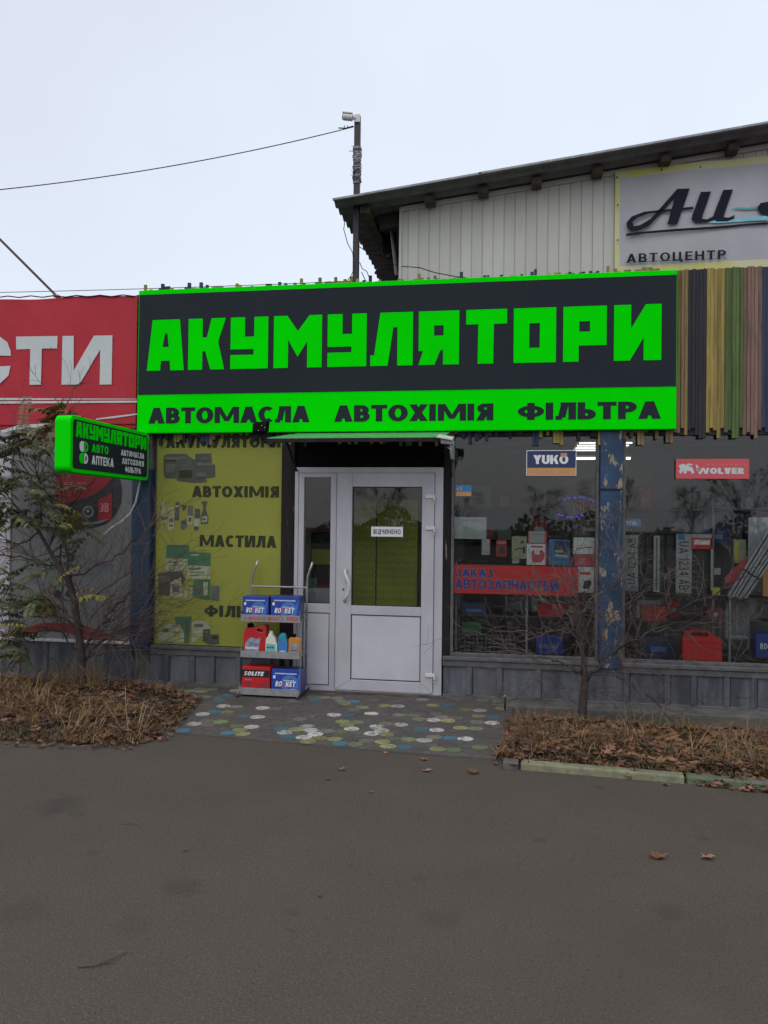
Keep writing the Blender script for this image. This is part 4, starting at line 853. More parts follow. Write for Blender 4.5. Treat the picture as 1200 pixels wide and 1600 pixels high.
obj('bolt_heads', k, fl1)
k = MB(); k.tube([c+Vector((-.05, 0, -.03)), c+Vector((-.045, .02, -.085)), c+Vector((.05, .02, -.085)), c+Vector((.055, 0, -.03))], .006, 'post_dark', 4); k.tube([c+Vector((.0, .02, -.085)), Vector((x0_+.02, YF+.02, zf-.02))], .01, 'post_dark', 5); obj('bracket', k, fl1)
fl2 = thing('grey_floodlight', 'pale grey floodlight tilted down at the right end of the door canopy', 'floodlight', tuple(P(697, 697, -.6)))
c = P(696, 685, -.62)
k = MB(); k.obox(c+Vector((0, 0, .01)), Vector((.066, 0, -.012)), Vector((0, .06, .012)), Vector((.004, 0, .010)), 'plastic_white'); obj('lamp_body', k, fl2, bevel=.004)
k = MB(); k.obox(c+Vector((.012, .02, -.022)), Vector((.05, 0, -.004)), Vector((0, .045, .008)), Vector((0, 0, .022)), 'metal_grey'); obj('lamp_housing', k, fl2, bevel=.006)
k = MB(); k.tube([c+Vector((.06, .03, .0)), c+Vector((.066, .05, -.05)), c+Vector((.05, .1, -.09)), c+Vector((.0, .14, -.06))], .006, 'plastic_white', 5); obj('bracket', k, fl2)

# ================================================================ PROJECTING LIGHTBOX SIGN
pj = thing('projecting_sign', 'green edged black double sided sign box sticking out from the facade at the left', 'sign', tuple(P(232, 745, -.11)))
XF = P(232, 712, -.13).x
n_ = PX(110, 690, XF); f_ = PX(231, 712, XF)
yn, yf = n_.y, -.13
def zat(px, py): return PX(px, py, XF).z
zp1 = (PX(112, 647.5, XF).z+PX(229, 677, XF).z)/2; zp0 = (PX(108, 737, XF).z+PX(229, 751, XF).z)/2
def rrect(u0, u1, v0, v1, r, n=5):
    o = []
    for cx, cy, a0 in ((u1-r, v1-r, 0), (u0+r, v1-r, 90), (u0+r, v0+r, 180), (u1-r, v0+r, 270)):
        for i in range(n+1):
            a = rad(a0+90*i/n); o.append((cx+r*math.cos(a), cy+r*math.sin(a)))
    return o
frp = lambda u, v, d: (XF-d, u, v)
k = MB(); k.prism([rrect(yn, yf, zp0, zp1, .05)], 0, .135, 'fluorescent_green', fr=frp); obj('sign_case', k, pj, bevel=.004)
k = MB(); k.prism([rrect(yn+.035, yf-.03, zp0+.03, zp1-.028, .03)], -.003, .002, 'vinyl_black', fr=frp); k.prism([rrect(yn+.035, yf-.03, zp0+.03, zp1-.028, .03)], .134, .139, 'vinyl_black', fr=frp); obj('black_face', k, pj)
H_ = zp1-zp0; W_ = yf-yn
frt = lambda y0, z0: (lambda u, v, d: (XF+.0035+d, y0+u, z0+v))
k = MB(); s_ = 'АКУМУЛЯТОРИ'; u0 = yn+.075; uw = W_-.13; adv = [57.4,58,58.5,75,60.7,66,63,63.7,66,67.7,74]; gp_ = 8; tt = sum(adv)+gp_*10; cur = 0
for ch, a_ in zip(s_, adv):
    q0 = u0+cur/tt*uw; q1 = u0+(cur+a_)/tt*uw; cur += a_+gp_
    k.prism([[(q0+u*(q1-q0), zp0+H_*.635+v*H_*.27) for u, v in lp] for lp in BL[ch]], -.0045, -.0025, 'fluorescent_green', fr=frp)
frq = frt(0, 0)
text(k, 'АВТО', frt(yn+W_*.235, zp0+H_*.41), W_*.20, H_*.15, 'fluorescent_green', t=.22, gap=.12)
text(k, 'АПТЕКА', frt(yn+W_*.235, zp0+H_*.185), W_*.27, H_*.165, 'print_white', t=.22, gap=.12)
for s_, u_, wv, z_ in (('АВТОМАСЛА', .60, .33, .44), ('АВТОХІМІЯ', .615, .31, .28), ('ФІЛЬТРА', .655, .23, .12)): text(k, s_, frt(yn+W_*u_, zp0+H_*z_), W_*wv, H_*.115, 'print_white', t=.24, gap=.08)
# capsule emblem: two pills, each half white, half green
for z_, ml, mr_ in ((.48, 'print_white', 'fluorescent_green'), (.27, 'fluorescent_green', 'print_white')):
    c_ = (yn+W_*.145, zp0+H_*z_); r_ = H_*.095
    lf = [(c_[0]-.004, c_[1]+r_)]+[(c_[0]-.03+r_*math.cos(rad(a))*.9, c_[1]+r_*math.sin(rad(a))) for a in range(90, 271, 20)]+[(c_[0]-.004, c_[1]-r_)]
    k.prism([lf], -.0045, -.0025, ml, fr=frp)
    rt = [(c_[0]+.008, c_[1]+r_)]+[(c_[0]+.025+r_*math.cos(rad(a))*.9, c_[1]+r_*math.sin(rad(a))) for a in range(90, -91, -20)]+[(c_[0]+.008, c_[1]-r_)]
    ri = [(c_[0]+.022, c_[1]+r_*.5)]+[(c_[0]+.03+r_*.4*math.cos(rad(a)), c_[1]+r_*.5*math.sin(rad(a))) for a in range(60, -61, -30)]+[(c_[0]+.022, c_[1]-r_*.5)]
    k.prism([rt, ri], -.0045, -.0025, mr_, fr=frp)
obj('lettering', k, pj)
k = MB(); k.tube([P(219, 750, -.15), P(216, 765, -.14), P(212, 785, -.12), P(203, 803, -.1), P(190, 815, -.09), P(175, 824, -.08), P(163, 835, -.07), P(157, 840, -.03)], .009, 'cable_white', 8)
tag(obj('sign_cable', k, origin=tuple(P(219, 750, -.15))), 'pale curved cable hanging from the projecting sign down to the poster', 'cable')
k = MB(); k.box(XF-.09, XF-.04, -.135, .05, zp0+.08, zp0+.12, 'post_dark'); k.box(XF-.09, XF-.04, -.135, .05, zp1-.12, zp1-.08, 'post_dark'); obj('wall_bracket', k, pj)

# ================================================================ DISPLAY RACK AND GOODS
Y0r, Y1r = -.40, -.06
gl, gr = G(371, 1094), G(461.5, 1101)
rx0, rx1r = P(376.5, 1000, Y0r).x, P(468.5, 1000, Y0r).x
rack = thing('display_rack', 'grey metal display rack with three shelves standing left of the door', 'rack', ((rx0+rx1r)/2, (Y0r+Y1r)/2, .012))
Yb_ = -.10
ul, ur = P(392.5, 930, Yb_).x, P(479, 930, Yb_).x
for px_, pts in (('l', [(403, 876), (399, 886), (394.5, 900), (393, 912), (392.5, 930)]), ('r', [(488.5, 878), (485, 888), (481, 900), (480, 912), (479.5, 930)])):
    k = MB(); pp = [P(a_, b_, Yb_) for a_, b_ in pts]; pp.append(Vector((pp[-1].x, Yb_, .08))); k.tube(pp, .011, 'chrome', 8); obj('upright', k, rack, smooth=True)
zc = P(436, 917, Yb_).z; k = MB(); k.tube([(ul, Yb_, zc), (ur+.0, Yb_, zc)], .009, 'metal_grey', 8); obj('crossbar', k, rack)
SHY = []
for n_s, (yt, yb_, xa_, xb_) in enumerate(((961, 972, 376.5, 468.5), (1018, 1028.5, 376, 467.5), (1076, 1087, 373.5, 465))):
    zt_ = P(422, yt, Y0r).z; zb_2 = P(422, yb_, Y0r).z; a_ = P(xa_, yt, Y0r).x; b_ = P(xb_, yt, Y0r).x
    k = MB(); k.box(a_, b_, Y0r, Y0r+.003, zb_2, zt_, 'metal_grey'); k.box(a_, b_, Y0r+.0035, Yb_, zb_2+.012, zb_2+.016, 'metal_grey')
    sh = obj('shelf', k, rack)
    k = MB()
    for s_ in range(12):
        xx = a_+(b_-a_)*(s_+.5)/12; k.tube([(xx, Y0r+.002, zb_2+.008), (xx, Yb_, zb_2+.008)], .0022, 'post_dark', 4)
    for xx in (a_, b_):
        for zz in (.02, .055, .10): k.tube([(xx, Y0r+.003, zb_2+zz), (xx, Yb_, zb_2+zz+.02)], .0022, 'metal_grey', 4)
        k.tube([(xx, Y0r+.003, zb_2), (xx, Y0r+.003, zb_2+.10)], .0025, 'metal_grey', 4)
    tag(obj('shelf_wires', k, sh), kind='stuff')
    SHY.append((zb_2+.017, zt_))
k = MB()
for i in range(3): ptext(k, 'BOSCH', 389+i*29.5, 963.5+i*.5, 406.5+i*29.5, 968.5+i*.7, Y0r-.0008, 'print_red', t=.22); 
for i in range(3): ptext(k, 'O', 381.5+i*29, 964.5+i*.6, 385.5+i*29, 967.8+i*.6, Y0r-.0008, 'shelf_dark', t=.1)
obj('shelf_lettering', k, rack)
for sx_ in (rx0-.012, rx1r-.005):
    k = MB(); k.tube([(sx_, Y0r-.04, .055), (sx_, Yb_+.07, .075)], .012, 'chrome', 6); k.tube([(sx_, Y0r, .06), (sx_, Y0r, SHY[2][1])], .006, 'metal_grey', 6); k.tube([(sx_, Yb_+.02, .07), (ul if sx_ < -1.5 else ur, Yb_, .12)], .008, 'chrome', 6); obj('foot_bar', k, rack)
    for yy_ in (Y0r-.035, Yb_+.06):
        k = MB(); k.tube([(sx_-.008, yy_, .028), (sx_+.008, yy_, .028)], .015, 'tyre', 12); k.box(sx_-.004, sx_+.004, yy_-.008, yy_+.008, .03, .056, 'metal_grey'); obj('caster', k, rack)
for sx_ in (P(470, 1000, -.38).x,):
    k = MB(); k.tube([(sx_, -.39, SHY[2][0]), (sx_, -.39, SHY[0][0])], .003, 'metal_grey', 5); obj('side_wire', k, rack)

def carton(x0, y0, x1, y1, Y, zb, depth, kind, label, group='cartons on the display rack', sh=False):
    a_, b_, _, zt = rc(x0, y0, x1, y1, Y); w_ = b_-a_; h_ = zt-zb
    t = thing('battery_carton', label, 'carton', ((a_+b_)/2, Y+depth/2, zb), group)
    k = MB(); main = {'blue': 'box_blue', 'red': 'box_red'}[kind]; side = {'blue': 'box_blue_side', 'red': 'box_red'}[kind]
    k.box(a_, b_, Y, Y+.004, zb, zt, main); k.box(a_, b_, Y+.0041, Y+depth, zb, zt, side); obj('carton', k, t, bevel=.002)
    k = MB(); q = Y-.0006
    if kind == 'blue':
        k.prism([[(a_+w_*(.62+.30*math.cos(rad(g))), zb+h_*(.42+.36*math.sin(rad(g)))) for g in range(0, 360, 15)], [(a_+w_*(.66+.16*math.cos(rad(g))), zb+h_*(.42+.20*math.sin(rad(g)))) for g in range(0, 360, 15)]], q-.0003, q+.0003, 'box_swirl')
        k.add([(a_+w_*.72, q-.0006, zb+h_*.05), (a_+w_*.85, q-.0006, zb+h_*.02), (a_+w_*.98, q-.0006, zb+h_*.86), (a_+w_*.93, q-.0006, zb+h_*.80)], [(0, 1, 2, 3)], 'box_swirl')
        for w3, u3, uw3, m3 in (('RO', .13, .215, 'print_white'), ('C', .36, .105, 'print_red'), ('KET', .48, .32, 'print_white')):
            text(k, w3, wall_fr(a_+w_*u3, zb+h_*.30, q-.0012), w_*uw3, h_*.22, m3, t=.24, gap=.08, shear=.2)
        text(k, 'HIHIHHIHIHIHHI', wall_fr(a_+w_*.12, zb+h_*.80, q-.0009), w_*.74, h_*.05, 'print_white', t=.3, gap=.2)
        text(k, 'HHIHIHH', wall_fr(a_+w_*.42, zb+h_*.54, q-.0009), w_*.36, h_*.035, 'print_white', t=.3, gap=.2)
        text(k, 'HIH', wall_fr(a_+w_*.64, zb+h_*.17, q-.0009), w_*.14, h_*.05, 'print_white', t=.3, gap=.2)
        k.add([(a_+w_*.06, q-.0009, zb+h_*.62), (a_+w_*.14, q-.0009, zb+h_*.62), (a_+w_*.14, q-.0009, zb+h_*.74), (a_+w_*.06, q-.0009, zb+h_*.74)], [(0, 1, 2, 3)], 'print_white')
    else:
        k.add([(a_, q, zb+h_*.60), (b_-.004, q, zb+h_*.60), (b_-.004, q, zb+h_*.88), (a_, q, zb+h_*.88)], [(0, 1, 2, 3)], 'box_black')
        text(k, 'SOLITE', wall_fr(a_+w_*.06, zb+h_*.66, q-.0006), w_*.70, h_*.16, 'print_white', t=.28, gap=.1, shear=.3)
        k.add([(a_+w_*.24, q-.0003, zb+h_*.18), (a_+w_*.36, q-.0003, zb+h_*.32), (a_+w_*.36, q-.0003, zb+h_*.44), (a_+w_*.12, q-.0003, zb+h_*.44), (a_+w_*.12, q-.0003, zb+h_*.32)], [(0, 1, 2, 3, 4)], 'poster_red')
        text(k, 'HIHIH', wall_fr(a_+w_*.10, zb+h_*.47, q-.0006), w_*.26, h_*.05, 'print_palered', t=.3, gap=.2)
        k.add([(a_+w_*.45, q-.0003, zb+.002), (b_-.003, q-.0003, zb+h_*.1), (b_-.003, q-.0003, zb+h_*.58), (a_+w_*.6, q-.0003, zb+h_*.3)], [(0, 1, 2, 3)], 'poster_red')
    obj('label_print', k, t); return t
carton(379, 932, 419.5, 966, -.385, SHY[0][0], .17, 'blue', 'blue battery carton at the left of the rack top shelf')
carton(423, 932, 468, 967, -.385, SHY[0][0], .17, 'blue', 'blue battery carton at the right of the rack top shelf')
carton(378, 1042, 421.5, 1078, -.385, SHY[2][0], .17, 'red', 'red battery carton with black band on the rack bottom shelf')
carton(424, 1046, 470, 1080, -.385, SHY[2][0], .17, 'blue', 'blue battery carton on the rack bottom shelf beside the red one')
z2 = SHY[1][0]
def hull_xy(x0, x1, z0, z1, pts): return [(x0+(x1-x0)*u, z0+(z1-z0)*v) for u, v in pts]
def bottle(name, label, x0, y0, x1, Y, dp, mm, outline, hole=None, cap=None, lab=None, capm='black', labm='print_silver', words=None):
    a_, b_, _, zt = rc(x0, y0, x1, y0+30, Y); t = thing(name, label, 'bottle', ((a_+b_)/2, Y+dp/2, z2))
    k = MB(); lp = [hull_xy(a_, b_, z2, zt, outline)]
    if hole: lp.append(hull_xy(a_, b_, z2, zt, hole))
    k.prism(lp, Y, Y+dp, mm); obj('body', k, t, bevel=.006, seg=2)
    if cap:
        u0, u1, v0, v1 = cap; k = MB(); cx = a_+(b_-a_)*(u0+u1)/2; r_ = (b_-a_)*(u1-u0)/2; k.tube([(cx, Y+dp/2, z2+(zt-z2)*v0), (cx, Y+dp/2, z2+(zt-z2)*v1)], r_, capm, 12); obj('cap', k, t)
    if lab:
        k = MB(); q = hull_xy(a_, b_, z2, zt, lab); k.prism([q], Y-.0012, Y+.0005, labm)
        if words: text(k, words[0], wall_fr(a_+(b_-a_)*words[1], z2+(zt-z2)*words[2], Y-.0022), (b_-a_)*words[3], (zt-z2)*words[4], words[5], t=.24)
        obj('label', k, t)
    return t
bottle('oil_canister', 'large red oil canister with black cap on the rack middle shelf', 380, 977, 416, -.37, .10, 'can_red',
       [(0,0),(.95,0),(1,.1),(1,.9),(.96,1),(.85,1),(.5,.93),(.1,.9),(.03,.78),(0,.6)], [(.56,.83),(.72,.90),(.86,.90),(.86,.78),(.72,.78)], (.1, .38, .90, 1.03), [(.08,.04),(.66,.04),(.76,.60),(.58,.55),(.3,.60),(.1,.42)], words=('HIHIH', .1, .2, .55, .07, 'print_white'))
bottle('coolant_bottle', 'white plastic bottle with pale green label on the rack middle shelf', 414.5, 990, 433, -.375, .06, 'bottle_white',
       [(0,0),(1,0),(1,.45),(.8,.78),(.6,.92),(.55,1),(.25,1),(.22,.9),(.03,.75),(0,.5)], None, (.24, .56, .98, 1.10), [(.08,.14),(.9,.14),(.86,.52),(.08,.56)], capm='plastic_white', labm='print_teal', words=('АНТИ', .12, .34, .6, .08, 'print_navy'))
bottle('oil_bottle', 'small teal oil bottle on the rack middle shelf beside the white one', 434.5, 991, 449, -.375, .06, 'bottle_teal',
       [(0,0),(1,0),(1,.55),(.75,.85),(.7,1),(.2,1),(.1,.9),(0,.85)], None, (.2, .68, .98, 1.04), [(.1,.35),(.9,.12),(.95,.5),(.3,.85),(.1,.8)], capm='bottle_teal', labm='box_swirl', words=('HIH', .2, .2, .6, .06, 'print_white'))
bottle('orange_oil_bottle', 'small orange oil bottle with dark cap at the right of the rack middle shelf', 450.5, 996, 469.5, -.375, .06, 'bottle_orange',
       [(0,0),(1,0),(1,.88),(.9,.94),(.6,1),(.1,.98),(0,.9)], None, (.2, .55, .98, 1.14), [(.18,.1),(.7,.1),(.8,.7),(.2,.66)], labm='print_silver', words=('HIH', .22, .3, .45, .06, 'box_black'))

# ================================================================ WINDOW STICKERS AND SHEETS
def sheet(name, label, cat, x0, y0, x1, y1, Y, m, th=.003, border=None):
    a_, b_, c_, d_ = rc(x0, y0, x1, y1, Y); t = thing(name, label, cat, ((a_+b_)/2, Y, c_)); k = MB()
    if border: k.box(a_-.006, b_+.006, Y+.0012, Y+th, c_-.006, d_+.006, border)
    k.box(a_, b_, Y, Y+th*.9, c_, d_, m); obj('sheet', k, t); return t
YW = -.026
yu = sheet('oil_brand_sign', 'navy and orange oil brand sign in the window left of the blue pillar', 'sign', 823.5, 704.5, 899.5, 742, YW, 'print_navy', .006, 'print_white')
k = MB(); a_, b_, c_, d_ = rc(823.5, 731, 899.5, 742, YW); k.box(a_, b_, YW-.0012, YW, c_, d_, 'print_orange')
ptext(k, 'YUKO', 833.5, 711, 888, 725, YW-.001, 'print_white', t=.26, gap=.04); ptext(k, 'LUBRICANTS', 835, 734.5, 888, 739, YW-.0016, 'yb_pale', t=.15, gap=.4)
a_, b_, c_, d_ = rc(876, 708, 886, 713, YW); k.box(a_, b_, YW-.006, YW-.003, c_, d_, 'print_orange'); obj('lettering', k, yu)
wv = sheet('red_brand_sign', 'red sign with white lion emblem high in the right hand window', 'sign', 1056, 717, 1170.5, 748, YW, 'print_pinkred', .006)
k = MB(); ptext(k, 'WOLVER', 1089, 731, 1163, 740.5, YW-.001, 'white_vinyl', t=.30, gap=.06, shear=-.0); ptext(k, 'MOTORENOL', 1104, 724.5, 1166, 727.5, YW-.001, 'print_palered', t=.2, gap=.9)
cw = lambda x, y: (920+x/4.286, 660+y/4.286)
for i_, q in enumerate(([(715,278),(738,300),(745,335),(725,325)], [(600,290),(625,278),(655,285),(690,300),(700,315),(690,330),(650,322),(625,330),(605,322),(600,335),(612,310)], [(640,320),(660,322),(650,345),(632,340)], [(680,322),(700,318),(708,338),(690,345)], [(608,318),(625,325),(620,345),(604,335)], [(655,290),(660,275),(690,278),(700,290),(680,286)])): ppoly(k, [cw(*z) for z in q], YW-.001-.0003*i_, 'white_vinyl')
obj('lettering', k, wv)
st = sheet('payment_sticker', 'tiny blue and tan sticker at the left edge of the middle window', 'sticker', 712, 758, 736.5, 775, -.012+.018, 'print_blue', .002)
k = MB(); a_, b_, c_, d_ = rc(712, 768.5, 736.5, 775, .006); k.box(a_, b_, .0045, .0055, c_, d_, 'print_orange'); c = P(717.5, 763.5, .0045); k.prism([disc(c.x, c.z, .024, .020)], .0042, .0055, 'paper'); ptext(k, 'S', 715.5, 760.5, 719.5, 766, .0035, 'print_navy', t=.2); obj('print', k, st)
hr = sheet('opening_hours_notice', 'grey paper notice of working hours taped at the left of the middle window', 'notice', 709.5, 808, 760, 842, .0155, 'paper', .002)
k = MB(); ptext(k, 'ГРАФІК РОБОТИ', 714, 811.5, 754, 816, .0145, 'print_grey', t=.22, gap=.18)
for i_, (a_, b_) in enumerate(((728, 742), (722, 748), (726, 744), (727, 745), (722, 748))): ptext(k, 'НІ-НІН', a_, 819+i_*4.3, b_, 821.5+i_*4.3, .0145, 'print_grey', t=.2, gap=.3)
obj('lettering', k, hr)
rs = sheet('red_window_strip', 'long red window strip with outlined blue words low in the middle window', 'sign', 706, 884, 903, 929, .016, 'strip_red', .002)
k = MB()
for s_, (x0_, y0_, x1_, y1_) in (('ЗАКАЗ', (712, 888.5, 770, 901)), ('АВТОЗАПЧАСТЕЙ', (711, 906.5, 872, 921))):
    ptext(k, s_, x0_-.6, y0_-.8, x1_+.8, y1_+.8, .0155, 'print_grey', t=.30, gap=.06); ptext(k, s_, x0_, y0_, x1_, y1_, .0125, 'print_violet', t=.2, gap=.12)
obj('lettering', k, rs)

# ================================================================ INSIDE THE SHOP
# ceiling lamps
def lamp(px0, px1, y_, Y, label, h=.007, n=4, dy=.16, rise=.0):
    a_, b_ = P(px0, y_, Y), P(px1, y_, Y); t = thing('ceiling_lamp', label, 'lamp', tuple((a_+b_)/2), 'lit strip lamps inside the shop')
    k = MB()
    for i in range(n): k.tube([(a_.x, Y+i*dy, a_.z+i*rise), (b_.x, Y+i*dy, a_.z+i*rise)], h, 'lamp', 6)
    obj('tube', k, t); k = MB(); k.box(a_.x-.02, b_.x+.02, Y-.03, Y+n*dy+.05, a_.z+n*rise+h+.004, a_.z+n*rise+h+.03, 'plastic_white'); obj('housing', k, t)
lamp(905, 988, 692.5, 1.7, 'lit louvred ceiling lamp at the blue pillar, nearest the window', dy=.30, h=.006)
lamp(898, 985, 716.5, 3.0, 'lit ceiling lamp lower behind the navy sign, deeper in the shop', h=.014, n=1)
# yellow pegboard behind the door
k = MB(); a_, b_ = P(545, 850, 1.2).x, P(652, 850, 1.2).x; zt_ = P(600, 781, 1.2).z; mid = P(588, 850, 1.2).x
pg = thing('pegboard_stand', 'yellow green pegboard panels seen through the door glass', 'display stand', ((a_+b_)/2, 1.2, .02))
for q0, q1 in ((a_, mid-.008), (mid+.008, b_)):
    bx('panel', pg, q0, q1, 1.2, 1.23, .06, zt_, 'pegboard')
k = MB()
for i in range(24):
    for j in range(20):
        xx = a_+.02+(b_-a_-.04)*i/23; zz = .3+(zt_-.32)*j/19+R.uniform(-.01, .01); k.box(xx-.0035, xx+.0035, 1.185, 1.199, zz-.022, zz+.014, 'peg_dark')
tag(obj('peg_hooks', k, pg), kind='stuff')
k = MB(); k.box(mid-.006, mid+.006, 1.19, 1.24, .02, zt_, 'shelf_dark'); k.box(b_+.001, b_+.5, 1.25, 1.29, .02, ZB+.1, 'shelf_dark'); obj('post', k, pg)
bc = thing('brown_cupboard', 'brown red cupboard with clutter seen through the narrow pane beside the door', 'cupboard', tuple(P(498, 940, .9)))
a_, b_, c_, d_ = rc(462, 720, 540, 832, .9); bx('cupboard_door', bc, a_, b_, .9, .95, c_, d_, 'cup_brown', bevel=.004)
a_, b_, c_, d_ = rc(462, 834, 540, 1090, .9); bx('counter_front', bc, a_, b_, 1.0, 1.05, c_, d_, 'shelf_dark')
a_, b_, c_, d_ = rc(477, 832, 485, 925, .88); bx('pale_strip', bc, a_, b_, .88, .885, c_, d_, 'yb_pale')
a_, b_, c_, d_ = rc(487, 858, 520, 882, .95); bx('yellow_shelf_edge', bc, a_, b_, .95, .99, c_, d_, 'yellow_item')
a_, b_, c_, d_ = rc(476, 903, 494, 920, .8); bx('teal_tray', bc, a_, b_, .8, .86, c_, d_, 'print_teal')
a_, b_, c_, d_ = rc(494, 914, 516, 920, .8); bx('red_tray', bc, a_, b_, .8, .86, c_, d_, 'box_red')
# shelving behind the windows, with goods
def shelf_unit(x0, x1, Y0, Y1, zs, label, grp='shelving behind the shop windows'):
    t = thing('display_shelving', label, 'shelving', ((x0+x1)/2, (Y0+Y1)/2, .02), grp)
    for z_ in zs: bx('shelf', t, x0, x1, Y0, Y1, z_-.02, z_, 'shelf_dark')
    for xx in (x0, (x0+x1)/2, x1-.025):
        for yy_ in (Y0-.026, Y1+.001): bx('upright', t, xx, xx+.02, yy_, yy_+.025, .02, max(zs)+.02, 'metal_grey')
    return t
Yi0, Yi1 = .25, .60
zsA = P(820, 882, Yi0).z; 
shelf_unit(P(712, 900, Yi0).x, XP0+.02, Yi0, Yi1, [zsA, P(820, 962, Yi0).z, P(820, 1022, Yi0).z], 'dark display shelving behind the middle window, left of the blue pillar')
zsB = P(1080, 932, Yi0).z
shelf_unit(XP1-.01, P(1320, 900, Yi0).x, Yi0, Yi1, [zsB, P(1080, 1036, Yi0).z], 'dark display shelving behind the right window, carrying the red jerrycan')
shelf_unit(P(712, 900, 2.6).x, 5.2, 2.6, 3.0, [.5, .95, 1.4, 1.8], 'tall dark shelving at the back of the shop')
for i in range(44):                                  # goods on the back shelving
    z_ = (.5, .95, 1.4, 1.8)[i % 4]; xx = P(725, 900, 2.6).x+(i//4)*.40+R.uniform(0, .1)
    if xx > 5.0: continue
    w2, h2 = R.uniform(.1, .28), R.uniform(.12, .3); mm, cn = R.choice((('box_red', 'red'), ('box_blue', 'blue'), ('print_navy', 'navy'), ('room_wall', 'grey'), ('shelf_dark', 'black'), ('can_red', 'bright red'), ('paper', 'pale')))
    k = MB(); k.box(xx, xx+w2, 2.62, 2.85, z_+.001, z_+h2, mm)
    k.box(xx+w2*.15, xx+w2*.8, 2.617, 2.6195, z_+h2*.3, z_+h2*.6, R.choice(('paper', 'print_white', 'print_grey')))
    tag(obj('goods_box', k, origin=(xx+w2/2, 2.73, z_)), 'dim %s box, %s from left on the %s back shelf of the shop' % (cn, ('first', 'second', 'third', 'fourth', 'fifth', 'sixth', 'seventh', 'eighth', 'ninth', 'tenth', 'eleventh')[i//4], ('lowest', 'second lowest', 'third', 'top')[i % 4]), 'box', 'boxed goods on the back shelving')
def item(name, label, cat, x0, y0, x1, y1, Y, m, art=(), dp=.06, words=()):
    a_, b_, c_, d_ = rc(x0, y0, x1, y1, Y); t = thing(name, label, cat, ((a_+b_)/2, Y+dp/2, c_)); k = MB(); k.box(a_, b_, Y, Y+dp, c_, d_, m); obj('carton', k, t, bevel=.002)
    if art or words:
        k = MB()
        for j, (pts, mm) in enumerate(art): k.add([(a_+(b_-a_)*u, Y-.0006-.0004*j, c_+(d_-c_)*v) for u, v in pts], [tuple(range(len(pts)))], mm)
        for s_, u, v, ww, hh, mm in words: text(k, s_, wall_fr(a_+(b_-a_)*u, c_+(d_-c_)*v, Y-.003), (b_-a_)*ww, (d_-c_)*hh, mm, t=.24)
        obj('print', k, t)
    return t
rq = lambda u0, v0, u1, v1: [(u0, v0), (u1, v0), (u1, v1), (u0, v1)]
kettle = [(.25,.3),(.3,.12),(.7,.12),(.85,.3),(.88,.55),(.75,.72),(.6,.66),(.65,.5),(.4,.5),(.35,.75),(.22,.6)]
yS = Yi0-.03
item('price_card', 'narrow white price card on the shelf, below the hours notice', 'card', 752.5, 842, 766, 867, .03, 'paper', [(rq(.1,.1,.9,.25), 'print_grey'), (rq(.92,.0,1,1), 'print_red')], .004)
item('blister_pack', 'dark red blister pack hanging left of the beige manual', 'pack', 775, 843, 792, 870, .12, 'poster_red', [(rq(.3,.2,.8,.55), 'box_black'), (rq(.1,.75,.9,.9), 'print_palered')], .02)
item('tool_manual', 'beige boxed car kit with black line drawing on the window shelf', 'box', 799.5, 838, 823, 873, .10, 'yb_pale', [([(.2,.35),(.5,.45),(.8,.4),(.8,.46),(.5,.5),(.2,.42)], 'shelf_dark'), (rq(.75,.25,.9,.55), 'shelf_dark'), (rq(.6,.68,.8,.8), 'shelf_dark')], .04)
item('white_red_carton', 'white fronted carton with red side, above the vacuum cleaner box', 'carton', 825, 830, 854.5, 848.5, .10, 'paper', [(rq(.88,0,1,1), 'print_pinkred'), (rq(0,0,.06,1), 'print_pinkred'), (rq(.2,.7,.8,.8), 'print_grey')], .10)
item('vacuum_box', 'white carton with pink appliance picture behind the middle window', 'carton', 823, 849.5, 855, 883, .10, 'print_white', [(kettle, 'print_pinkred'), (rq(.9,0,1,1), 'print_pinkred'), (rq(.2,.82,.8,.9), 'print_red')], .12)
item('small_label_card', 'tiny white barcode card standing under the beige boxed kit', 'card', 800, 873, 811, 880.5, .06, 'paper', [(rq(.1,.4,.9,.9), 'print_grey')], .004)
item('blue_blister_pack', 'blue package in clear wrap right of the vacuum cleaner carton', 'pack', 857, 843, 890, 884, .12, 'print_blue', [(rq(.25,.4,.95,.95), 'print_navy'), (rq(.3,.5,.7,.6), 'paper'), ([(.3,.35),(.9,.3),(.95,.42),(.3,.45)], 'paper'), (rq(.1,.1,.8,.2), 'bottle_teal')], .05)
item('white_tool_box', 'white carton with thin tool picture next to the blue pillar', 'carton', 896, 840, 931, 866, .10, 'print_white', [([(.15,.3),(.7,.4),(.85,.38),(.85,.45),(.7,.45),(.15,.35)], 'shelf_dark'), (rq(.93,0,1,1), 'print_red')], .10)
item('red_tool_box', 'pinkish red carton stacked under the white tool carton by the pillar', 'carton', 897, 866.5, 932, 885, .10, 'print_pinkred', [(rq(.2,.2,.5,.7), 'print_palered')], .10)
item('pump_box', 'white and red carton with dark pump picture at the end of the red strip', 'carton', 902, 886, 932, 926, .06, 'print_white', [(rq(.88,0,1,1), 'print_red'), ([(.3,.15),(.6,.15),(.75,.35),(.7,.5),(.35,.45)], 'post_dark'), (rq(.15,.7,.7,.8), 'print_red')], .10)
item('dim_blue_carton', 'dim blue battery carton just below the red window strip', 'carton', 722, 941, 760, 962, .27, 'print_navy', [(rq(.15,.3,.8,.5), 'box_swirl')], .15)
item('dim_red_carton', 'dark red carton on the middle shelf behind the thin tree', 'carton', 840, 943, 881, 967, .27, 'box_red', [(rq(.1,.1,.9,.2), 'print_palered')], .15)
item('low_blue_carton', 'blue battery carton on the lowest shelf near the blue pillar', 'carton', 837, 994, 880, 1022, .27, 'box_blue', (), .15, (('ROCKET', .12, .3, .7, .25, 'print_silver'),))
